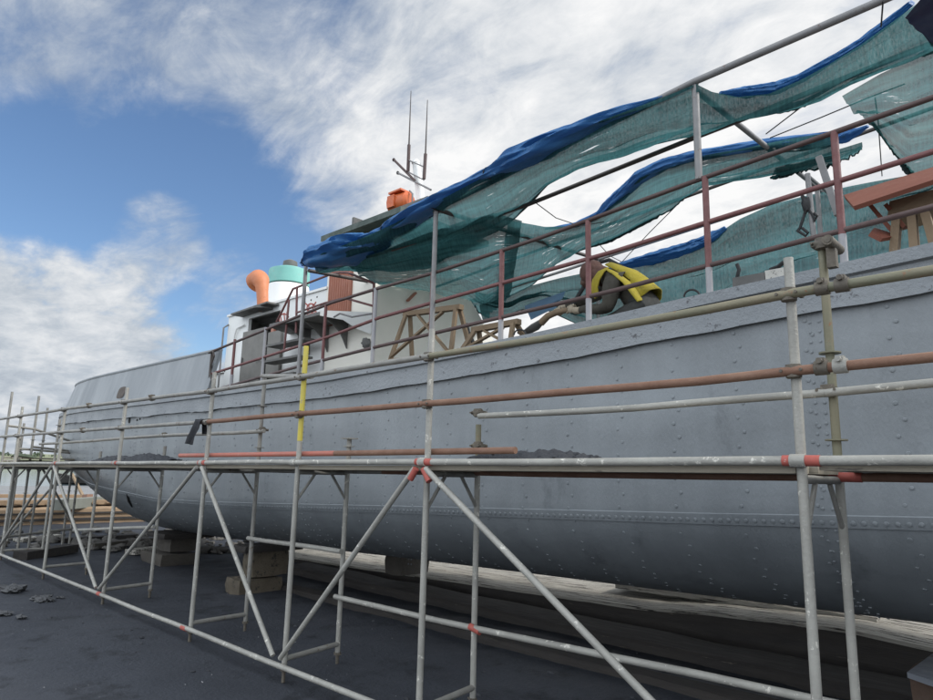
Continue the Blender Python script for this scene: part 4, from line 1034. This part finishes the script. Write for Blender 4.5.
for v_ in bm_.vertices:
    q = v_.co*13
    v_.co += v_.normal*(.010*noise.noise(q)+.006*noise.noise(q*2.1+V((4, 1, 7)))-.008*abs(noise.noise(V((q.x*.5, q.y*.5, q.z*1.6)))))
bm_.materials.clear()
for m_ in (shirt, trous, skin, glove): bm_.materials.append(m_)
W = wk.location
def segd(p, a, b):
    ab = b-a; t_ = max(0, min(1, (p-a).dot(ab)/ab.length_squared)); return (p-(a+ab*t_)).length
for p in bm_.polygons:
    c = p.center+W; bi = min(range(len(EJ)), key=lambda i: segd(c, J[EJ[i][0]], J[EJ[i][1]])/max(RJ[EJ[i][0]], RJ[EJ[i][1]]))
    p.material_index = 2 if bi in (4, 5, 6) else 3 if bi in (10, 14) else 1 if bi >= 15 else 0; p.use_smooth = True
bd = bpy.data.objects.new('body', bm_); C.objects.link(bd); bd.parent = wk
# hood and cap, face features below it
hc = K(591, 275); hd = (K(586, 288)-K(594, 274)).normalized()
t = MB(); t.blob(hc+V((.012, 0, .02)), .128, (1.0, .92, 1.06), 14, .10, 3.2, 3); t.sweep([hc+V((.05, 0, .01)), K(604, 277)], [.10, .105], 14); t.build('hood', hoodm, wk)
t = MB(); t.blob(hc+V((-.062, -.0, -.065)), .058, (.9, 1.1, 1), 8, .1, 2, 1); t.blob(hc+V((-.112, 0, -.07)), .018, (1, .8, 1.1), 6, .1); 
t.build('face', skin, wk)
# vest: shell round the torso leaving the arms free
t = MB(); rows = []
sp = [K(647, 303), K(641, 297), K(634, 291), K(626, 285), K(617, 279), K(607, 273)]
rr = [(.165, .16), (.17, .16), (.17, .16), (.165, .15), (.14, .125), (.11, .10)]
for i, p in enumerate(sp):
    d_ = (sp[min(i+1, 5)]-sp[max(i-1, 0)]).normalized(); a_ = V((0, 1, 0)); b_ = d_.cross(a_).normalized(); b_ = b_ if b_.z > 0 else -b_
    row = []
    for k in range(27):
        th = -2.5+5.0*k/26
        # armhole: pull in at the sides near the shoulders
        side = abs(math.sin(th))
        q = p+a_*math.sin(th)*rr[i][0]*(1+.07*math.sin(th*7+i*1.7))+b_*(math.cos(th)*rr[i][1]+.02)
        q += d_*0.0+b_*.012*noise.noise(q*9)
        if i in (3, 4) and side > .9: q = q-b_*0.0
        row.append(q)
    rows.append(row)
n_ = 27; vs = [p for r in rows for p in r]; fs = []
for i in range(5):
    for k in range(26):
        th = -2.5+5.0*(k+.5)/26
        if th < -1.62 or (i in (2, 3, 4) and 1.05 < th < 2.0) or (i in (2, 3, 4) and th < -1.2): continue
        fs.append((i*n_+k, i*n_+k+1, (i+1)*n_+k+1, (i+1)*n_+k))
t.add(vs, fs); vo = t.build('safety_vest', vestm, wk, True, 80)
t = MB(); t.sweep([K(607, 268.5, -.10), K(601, 272, -.17), K(596, 280, -.20), K(594, 289, -.20), K(597, 297, -.19)], [.04, .065, .072, .07, .045], 14, flat=.3, wob=.25)
t.sweep([K(607, 269, -.10), K(616, 274, -.19), K(626, 282, -.205), K(634, 292, -.20), K(640, 301, -.19)], [.035, .045, .048, .05, .04], 14, flat=.3, wob=.3); t.build('vest_front', vestm, wk)
sm = vo.modifiers.new('thick', 'SOLIDIFY'); sm.thickness = .012
# fingers of both gloves closed on the tool
tool0, tool1 = K(586, 303, -.02), K(522, 331, -.02)
def hand(c, sgn):
    t = MB(); ax = (tool1-tool0).normalized(); out = V((0, sgn, 0))
    up_ = ax.cross(out).normalized(); up_ = up_ if up_.z > 0 else -up_
    t.blob(c+out*.03, .042, (1.1, .6, .9), 8, .05)
    for i, ln in enumerate((.9, 1.0, .95, .8)):
        b0 = c+ax*(.034-.022*i)+out*.04+up_*.02
        t.sweep([b0, b0+up_*.026*ln-out*.012, b0+up_*.02*ln-out*.045, b0-up_*.012-out*.058], [.0105, .010, .0095, .008], 8)
    b0 = c+ax*.04+out*.03-up_*.01
    t.sweep([b0, b0+ax*.03-out*.02, b0+ax*.035-out*.045+up_*.01], [.012, .011, .009], 8)
    return t.build('glove', glove, wk)
hand(K(573, 310, -.10), -1); hand(K(558, 312, .06), 1)
tl = thing('power_tool', tool1, 'long dark hand tool with a wooden grip held by the crouching worker', 'tool')
t = MB(); t.sweep([K(570, 309.5, -.02), K(556, 312.5, -.02), K(548, 316, -.02), K(541, 323, -.02)], [.026, .034, .036, .04], 12); t.build('grip', wood, tl)
t = MB(); t.sweep([K(541, 322, -.02), K(535, 327, -.02), K(527, 332, -.02), K(519, 333, -.02)], [.05, .075, .06, .035], 10, flat=.5); t.build('blade_guard', undergrey, tl)
t = MB(); hp = [onY(x, y, YK+o) for x, y, o in ((570, 309, 0), (585, 285, .2), (598, 263, .25), (609, 260, .2), (622, 267, .1), (632, 278, .12), (640, 292, .14), (645, 305, .16), (647, 318, .16))]
t.sweep(hp, .022, 10); tag(t.build('air_hose', rubber, None), 'thick black hose arching over the back of the crouching worker', 'hose')
# bundle of tools and cable behind the scaffold head at right
t = MB()
for pts in ([(802, 196), (806, 210), (800, 228), (797, 232)], [(806, 206), (812, 214), (815, 221), (817, 216), (814, 213)], [(802, 228), (808, 233), (806, 236), (798, 231)]):
    t.sweep([onY(x, y, 5.6) for x, y in pts], .012, 7)
t.blob(onY(806, 205, 5.6), .05, (.7, .6, 1.5), 7, .5, 2, 2)
tag(t.build('cable_coil', rubber, None), 'tangled black cable hanging from the canopy strut beside the red post', 'cable')
t = MB(); t.tube(onY(807.5, 174, 5.62), onY(814, 240, 5.62), .022, 10); tag(t.build('support_prop', pipegrey, None), 'thin grey prop standing on deck under the canopy strut', 'prop')

# ------------------------------------------------------------------ under the hull: blocks, slip timbers, plate
def chunk(c, sz, m_, parent=None, name='block', amp=.035, rz=0):
    t = MB(); n = 6; c = V(c); R_ = Matrix.Rotation(rz, 3, 'Z')
    for ax in range(3):
        for s_ in (-1, 1):
            rows = []
            for i in range(n+1):
                r = []
                for j in range(n+1):
                    u, v = i/n*2-1, j/n*2-1
                    p = [0, 0, 0]; p[ax] = s_; p[(ax+1) % 3] = u; p[(ax+2) % 3] = v
                    p = V(p); q = V((p.x*sz[0]/2, p.y*sz[1]/2, p.z*sz[2]/2))
                    q *= 1-.05*(max(0, abs(p.x)+abs(p.y)+abs(p.z)-2))
                    q += V((noise.noise(q*4+c), noise.noise(q*4+c+V((9, 0, 0))), noise.noise(q*4+c+V((0, 9, 0)))))*amp
                    r.append(c+R_ @ q)
                rows.append(r)
            t.grid(rows if s_ > 0 else rows[::-1])
    return t.build(name, m_, parent, True, 45)
def kblock(x, y, lab, w=.5, hz=None, m1=stone, m2=concd):
    r = thing('keel_block', (x, y, 0), lab, 'keel block', 'keel blocks under the hull')
    zt_ = hz if hz else lerp(KEEL, x)+.02
    if y < 7: chunk((x, y+.1, .09), (w*1.5, .7, .22), stone if m1 is stone else concd, r, 'footing', .03)
    chunk((x+.1, y+.22, .23+(zt_-.23)/2), (w, .6, zt_-.23), m1, r, 'pillar', .012)
    chunk((x+.16, y+.22, zt_+.03), (w*1.3, 1.0, .1), woodd, r, 'packing_timber', .015)
kblock(-9.62, 5.45, 'pale stone keel block on a rough footing between the middle scaffold posts', .30, .62, stone)
kblock(-13.35, 5.75, 'broad timber keel block under the rising stern', .62, .50, concd)
kblock(-8.45, 7.3, 'small dark keel block half hidden behind the central scaffold post', .4, .62, concd)
# slip timbers running along the ship
def timber(x0, x1, y0, y1, z0, z1, m_, lab, name='slip_timber', amp=.025, top=None, seg=.25, seed=0, zt=None):
    amp = amp*(.45 if zt else 1); t = MB(); rows = []
    for X in fine(x0, x1, seg):
        if zt: z1 = lerp(zt, X)
        a = amp*noise.noise(V((X*1.4, seed, 1))); b = amp*noise.noise(V((X*1.1, seed, 5))); c_ = amp*noise.noise(V((X*2.3, seed, 7)))
        rows.append([V((X, y0+a, z0)), V((X, y0+a*.6, z1-.03+c_)), V((X, y0+.03+a, z1+c_)), V((X, (y0+y1)/2, z1+(y1-y0)*.03+b*.7)), V((X, y1, z1+(y1-y0)*.06+b)), V((X, y1, z0))])
    t.grid(rows); nn = len(rows); t.add(rows[0], [tuple(range(6))]); t.add(rows[-1], [tuple(range(5, -1, -1))])
    if top:
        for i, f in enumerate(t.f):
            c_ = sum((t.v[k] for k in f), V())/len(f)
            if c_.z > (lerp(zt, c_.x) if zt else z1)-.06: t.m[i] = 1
    return tag(t.build(name, [m_, top] if top else m_, None, False), lab, 'timber')
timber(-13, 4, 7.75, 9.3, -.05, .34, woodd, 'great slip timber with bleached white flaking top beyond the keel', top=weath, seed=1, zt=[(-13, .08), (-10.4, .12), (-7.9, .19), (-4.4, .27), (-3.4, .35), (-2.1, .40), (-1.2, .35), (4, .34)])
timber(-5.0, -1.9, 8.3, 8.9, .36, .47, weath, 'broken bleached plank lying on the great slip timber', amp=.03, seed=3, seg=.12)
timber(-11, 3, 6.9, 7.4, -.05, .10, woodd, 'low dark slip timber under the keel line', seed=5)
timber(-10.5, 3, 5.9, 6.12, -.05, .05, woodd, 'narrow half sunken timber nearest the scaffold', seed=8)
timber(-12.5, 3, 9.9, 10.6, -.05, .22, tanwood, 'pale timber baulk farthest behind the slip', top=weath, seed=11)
pr = thing('steel_plate', onZ(925, 690, .0), 'grey rust edged steel plate on a rusty block in the bottom right corner', 'steel plate')
q = [onZ(x, y, .62) for x, y in ((907, 672), (940, 648), (1010, 668), (965, 692))]
t = MB(); t.add(q+[p+V((0, 0, -.035)) for p in q], [(0, 1, 2, 3), (7, 6, 5, 4), (0, 4, 5, 1), (1, 5, 6, 2), (2, 6, 7, 3), (3, 7, 4, 0)]); t.build('plate', plate, pr, False)
cc = (q[0]+q[2])/2
chunk((cc.x, cc.y+.12, .29), (.55, .5, .58), rustblk, pr, 'support_block', .03)

# ------------------------------------------------------------------ shore: barge, planks, rubble, boat
bg = thing('timber_barge', onZ(60, 524, 0), 'long low tan timber barge lying at the water edge behind the scaffold', 'barge')
p0, p1 = onZ(-90, 528, 0), onZ(150, 520.5, 0)
dd = (p1-p0).normalized(); nn = V((-dd.y, dd.x, 0)); nn = nn if nn.x < 0 else -nn
def along(s_, o_, z): q = p0.lerp(p1, s_)+nn*o_; return V((q.x, q.y, z))
t = MB(); rows = []
for s_ in fine(0, 1, .02):
    w_ = .03*noise.noise(V((s_*20, 1, 1)))
    rows.append([along(s_, 0, -.1), along(s_, w_, .42), along(s_, .1, .47+w_), along(s_, 1.2, .52+w_), along(s_, 1.25, .1)])
t.grid(rows); t.build('hull_side', tanwood, bg, False)
for z_, h_ in ((.30, .05), (.12, .07)):
    t = MB(); t.bar(along(0, -.03, z_), along(1, -.03, z_), .06, h_); t.build('rubbing_strip', woodd, bg, False)
for k in range(14):
    t = MB(); s0 = .05+.068*k; t.bar(along(s0, .2, .56+.02*(k % 3)), along(s0+.05, 1.1, .57), .18, .05); t.build('deck_plank', woodd if k % 3 == 0 else tanwood, bg, False)
t = MB(); t.bar(along(-.02, .5, .62), along(.9, .55, .60), .5, .14); t.bar(along(.1, 1.1, .8), along(.7, 1.2, .76), .4, .1); t.build('deck_beam', tanwood, bg, False)
rb = thing('beam', along(.82, 1.6, .5), 'pale grey concrete beam lying behind the tan barge near the stern', 'beam')
a_, b_ = onZ(56, 505, .6), onZ(112, 503, .6); 
t = MB(); t.bar(a_, onZ(114, 500, .6), .3, .3); t.build('concrete_beam', mat('pale_concrete', (.22, .225, .195), .9, 0, (.15, .155, .13), 2, .5), rb, False)
bt_ = thing('boat', onZ(80, 484.5, -.35), 'dark low boat aground on the mud seen below the stern', 'boat')
c = onZ(84, 484, -.35); ax = RT.copy(); ax.z = 0; ax.normalize(); ay = V((-ax.y, ax.x, 0))
t = MB(); rows = []
for s_ in fine(-1, 1, .1):
    wd = 1.0*max(.03, 1-abs(s_)**2.5); hh = .75+.35*s_*s_
    rows.append([c+ax*3.2*s_-ay*wd+V((0, 0, hh)), c+ax*3.0*s_-ay*wd*.7+V((0, 0, .1)), c+ax*2.9*s_+V((0, 0, -.1)), c+ax*3.0*s_+ay*wd*.7+V((0, 0, .1)), c+ax*3.2*s_+ay*wd+V((0, 0, hh))])
t.grid(rows); t.build('hull', woodd, bt_); 
t = MB(); t.bar(c+ax*-1.5+V((0, 0, .7)), c+ax*.9+V((0, 0, .7)), 1.2, .4); t.build('cabin', undergrey, bt_, False)
fr = thing('leaning_trestle', onZ(82, 500, .5), 'small leaning timber frame on the concrete beam below the stern', 'frame')
t = MB(); t.bar(onY(72, 474, 13), onY(85, 500, 13), .12, .12); t.build('leaning_bar', wood, fr, False)
t = MB(); t.bar(onY(78, 497, 13), onY(90, 496, 13), .3, .2); t.build('cross_bar', rusty, fr, False)
# debris planks and rubble lumps on the shore side
deb = [((62, 540), (135, 536), .10, woodd, 'dark plank on the mud in front of the barge'), ((18, 540), (58, 536), .08, weath, 'bleached plank end among the rubble at left'),
       ((90, 546), (150, 540), .12, concd, 'muddy baulk lying under the stern'), ((20, 556), (72, 548), .16, woodd, 'black sleeper on the ground by the left scaffold feet'), ((130, 552), (165, 548), .10, weath, 'pale broken board beside the broad stern block')]
for a, b, th, m_, lab in deb:
    p, q = onZ(*a, th/2), onZ(*b, th/2); t = MB(); t.bar(p, q, .30, th); tag(t.build('plank', m_, None, False), lab, 'plank')
rub = MB()
for k in range(330):
    px, py = random.uniform(-30, 250), random.uniform(531, 560)
    if py > 548+px*.03: continue
    q = onZ(px, py, 0)
    r = random.uniform(.03, .16)*(.6 if q.y < 5 else 1)
    rub.blob((q.x, q.y, r*.25), r, (random.uniform(.7, 1.6), random.uniform(.7, 1.4), random.uniform(.35, .7)), 5, .7, 1.5, k)
struct(tag(rub.build('shore_rubble', mat('shore_rubble', (.06, .057, .053), .9, 0, (.15, .14, .125), 1.6, .5, (.03, .029, .028), 3, .58, .6, 12), None, True, 50), 'scattered stones and broken rubble on the shore under the stern', 'rubble'), 'stuff')
for i, (px, py, r, lab) in enumerate(((8, 590, .22, 'biggest muddy lump on the bare ground at the left edge'), (43, 600, .13, 'flat dark clod in front of the left scaffold foot'), (3, 613, .10, 'reddish dark clod at the left edge below the big lump'), (22, 617, .07, 'tiny dark clod right of the reddish one'), (60, 598, .06, 'small clod right of the flat dark clod'))):
    q = onZ(px, py, 0); t = MB()
    for k in range(7):
        t.blob((q.x+random.uniform(-r, r), q.y+random.uniform(-r, r)*.6, r*.1), r*random.uniform(.3, .6), (1.3, .9, .45), 7, .8, 1.8, i*9+k)
    tag(t.build('mud_clod', rubble, None, True, 50), lab, 'clod')
cm = MB()
for k in range(420):
    q = V((random.uniform(-13, -.6), random.uniform(1.4, 7.2), 0)); 
    if noise.noise(V((q.x*.6, q.y*.6, 3))) < -.05: continue
    r = .004+.026*random.random()**3
    cm.blob((q.x, q.y, gz(q.x, q.y)+r*.2), r, (random.uniform(.8, 1.8), random.uniform(.7, 1.3), random.uniform(.3, .7)), 3, .6, 1.6, k)
struct(tag(cm.build('mud_crumbs', mudheap, None, True, 60), 'crumbs and flat scraps of mud scattered over the dark ground', 'mud crumbs'), 'stuff')
# tiny pale chips on the mud
ch = MB()
for k in range(60):
    px, py = random.uniform(0, 400), random.uniform(560, 700); q = onZ(px, py, 0)
    if q.x < -12: continue
    s_ = random.uniform(.002, .006); ch.blob((q.x, q.y, gz(q.x, q.y)+.004), s_, (1.4, 1, .5), 3, .4, 1, k)
struct(tag(ch.build('paint_chips', mat('paint_chips', (.42, .42, .42), .8), None), 'tiny pale paint chips scattered over the dark mud', 'chips'), 'stuff')

# ------------------------------------------------------------------ sky, sun, view
sund = V((.90, .62, 1)).normalized()
el = math.asin(sund.z); az = math.atan2(sund.x, sund.y)
sd = bpy.data.lights.new('sun', 'SUN'); sd.energy = 2.0; sd.angle = math.radians(9); sd.color = (1, .95, .88)
so = bpy.data.objects.new('sun', sd); C.objects.link(so); so.rotation_euler = sund.to_track_quat('Z', 'Y').to_euler(); so.location = (0, 0, 30)
wd = bpy.data.worlds.new('World'); S.world = wd; wd.use_nodes = True; nt = wd.node_tree; N = nt.nodes; L = nt.links
for n in list(N): N.remove(n)
out = N.new('ShaderNodeOutputWorld'); bg1 = N.new('ShaderNodeBackground'); bg2 = N.new('ShaderNodeBackground'); mx = N.new('ShaderNodeMixShader')
sky = N.new('ShaderNodeTexSky'); sky.sky_type = 'NISHITA'; sky.sun_disc = False; sky.sun_elevation = el; sky.sun_rotation = az
sky.ozone_density = 4.0; sky.dust_density = .4
hs = N.new('ShaderNodeHueSaturation'); hs.inputs['Saturation'].default_value = 1.03; L.new(sky.outputs[0], hs.inputs['Color']); L.new(hs.outputs[0], bg1.inputs['Color']); bg1.inputs['Strength'].default_value = .118
tc = N.new('ShaderNodeTexCoord')
def math_(op, a, b=None, clamp=False):
    n = N.new('ShaderNodeMath'); n.operation = op; n.use_clamp = clamp
    for i, q in enumerate((a, b)):
        if q is None: continue
        if isinstance(q, (int, float)): n.inputs[i].default_value = q
        else: L.new(q, n.inputs[i])
    return n.outputs[0]
def mr_(src, a, b, c=0, d=1, smooth=True):
    n = N.new('ShaderNodeMapRange'); n.interpolation_type = 'SMOOTHSTEP' if smooth else 'LINEAR'
    for i, q in enumerate((a, b, c, d)): n.inputs[i+1].default_value = q
    L.new(src, n.inputs[0]); return n.outputs[0]
def dot_(x, y):
    d = ray(x, y).normalized(); n = N.new('ShaderNodeVectorMath'); n.operation = 'DOT_PRODUCT'; L.new(tc.outputs['Generated'], n.inputs[0]); n.inputs[1].default_value = d; return n.outputs['Value']
def blobm(x, y, r0_, r1_):            # 1 inside r0 degrees, 0 outside r1 degrees
    return mr_(dot_(x, y), math.cos(math.radians(r1_)), math.cos(math.radians(r0_)))
sx = N.new('ShaderNodeSeparateXYZ'); L.new(tc.outputs['Generated'], sx.inputs[0])
zz = math_('ADD', math_('MAXIMUM', sx.outputs['Z'], 0), .22)
cx = N.new('ShaderNodeCombineXYZ'); L.new(math_('DIVIDE', sx.outputs['X'], zz), cx.inputs[0]); L.new(math_('DIVIDE', sx.outputs['Y'], zz), cx.inputs[1])
def nz_(sc, det, rg, scl=(1, 1, 1), rot=0, loc=(0, 0, 0), dist=0):
    mp = N.new('ShaderNodeMapping'); mp.inputs['Scale'].default_value = scl; mp.inputs['Rotation'].default_value = (0, 0, rot); mp.inputs['Location'].default_value = loc
    L.new(cx.outputs[0], mp.inputs['Vector']); n = N.new('ShaderNodeTexNoise'); n.inputs['Scale'].default_value = sc; n.inputs['Detail'].default_value = det; n.inputs['Roughness'].default_value = rg; n.inputs['Distortion'].default_value = dist
    L.new(mp.outputs['Vector'], n.inputs['Vector']); return n.outputs['Fac']
big = nz_(1.6, 9, .56, (1, 1.5, 1), .9, (3, 1, 0), .3)
streak = nz_(2.2, 9, .62, (1, 2.6, 1), .75, (7, 2, 0), .6)
puff = nz_(4.2, 9, .55, (1, 1, 1), .2, (1, 6, 0), .2)
nmix = math_('ADD', math_('MULTIPLY', big, .42), math_('MULTIPLY', streak, .62))
# coverage bias: mostly cloudy, with a blue opening low at left centre
open_ = math_('MAXIMUM', math_('MAXIMUM', blobm(165, 250, 5, 14), math_('MULTIPLY', blobm(40, 205, 2, 9.5), .95)), math_('MULTIPLY', blobm(275, 290, 2, 8), .9))
thin = blobm(40, 20, 8, 34)
wisp = math_('MULTIPLY', math_('MAXIMUM', blobm(160, 238, .5, 5.5), math_('MULTIPLY', blobm(230, 285, .3, 5), .6)), .42)
cum = math_('MAXIMUM', math_('MAXIMUM', blobm(40, 385, 7, 12.5), blobm(-120, 370, 8, 14)), blobm(180, 470, 6, 11))
fine_ = nz_(7, 12, .66, (1, 1.3, 1), .5, (2, 9, 0), .4)
nmix = math_('ADD', nmix, math_('MULTIPLY', math_('SUBTRACT', fine_, .5), .32))
cov = math_('ADD', nmix, .32)
cov = math_('SUBTRACT', cov, math_('MULTIPLY', open_, .46))
cov = math_('SUBTRACT', cov, math_('MULTIPLY', thin, .19))
cov = math_('ADD', cov, wisp)
cov = math_('ADD', cov, math_('MULTIPLY', cum, math_('MULTIPLY', puff, 1.15)))
fac = mr_(cov, .40, .84)
# brightness of cloud
bright = blobm(640, 160, 2, 34)
val = math_('ADD', .54, math_('MULTIPLY', bright, .30)); val = math_('ADD', val, math_('MULTIPLY', math_('SUBTRACT', fine_, .5), .55))
val = math_('ADD', val, math_('MULTIPLY', math_('SUBTRACT', puff, .5), .5))
val = math_('ADD', val, math_('MULTIPLY', math_('SUBTRACT', big, .5), .35)); val = math_('ADD', val, math_('MULTIPLY', math_('SUBTRACT', streak, .5), .45))
dark = blobm(70, 335, 3, 13)
val = math_('ADD', val, math_('MULTIPLY', blobm(60, 290, 1, 8), .08)); val = math_('SUBTRACT', val, math_('MULTIPLY', blobm(120, 40, 4, 26), .04))
dk2 = blobm(560, -40, 4, 20)
val = math_('SUBTRACT', val, math_('MULTIPLY', dk2, .12), True)
ramp = N.new('ShaderNodeValToRGB'); L.new(val, ramp.inputs[0]); cr = ramp.color_ramp
cr.elements[0].position = .2; cr.elements[0].color = (.27, .32, .40, 1); cr.elements[1].position = .9; cr.elements[1].color = (.92, .92, .92, 1)
e_ = cr.elements.new(.52); e_.color = (.50, .55, .61, 1)
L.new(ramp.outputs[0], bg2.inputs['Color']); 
sdn = N.new('ShaderNodeVectorMath'); sdn.operation = 'DOT_PRODUCT'; L.new(tc.outputs['Generated'], sdn.inputs[0]); sdn.inputs[1].default_value = sund
glow = mr_(sdn.outputs['Value'], math.cos(math.radians(44)), math.cos(math.radians(6)), 0, 3.2)
L.new(math_('ADD', mr_(sx.outputs['Y'], .15, -.45, .86, 2.4), glow), bg2.inputs['Strength'])   # strength added to unseen clouds behind the camera, fill for the shaded hull
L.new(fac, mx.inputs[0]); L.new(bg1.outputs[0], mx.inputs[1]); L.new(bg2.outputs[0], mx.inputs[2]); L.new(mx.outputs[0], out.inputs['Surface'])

vs_ = S.view_settings; vs_.view_transform = 'Standard'; vs_.look = 'None'; vs_.exposure = .3; vs_.gamma = 1; vs_.use_curve_mapping = False
S.cycles.transparent_max_bounces = 24
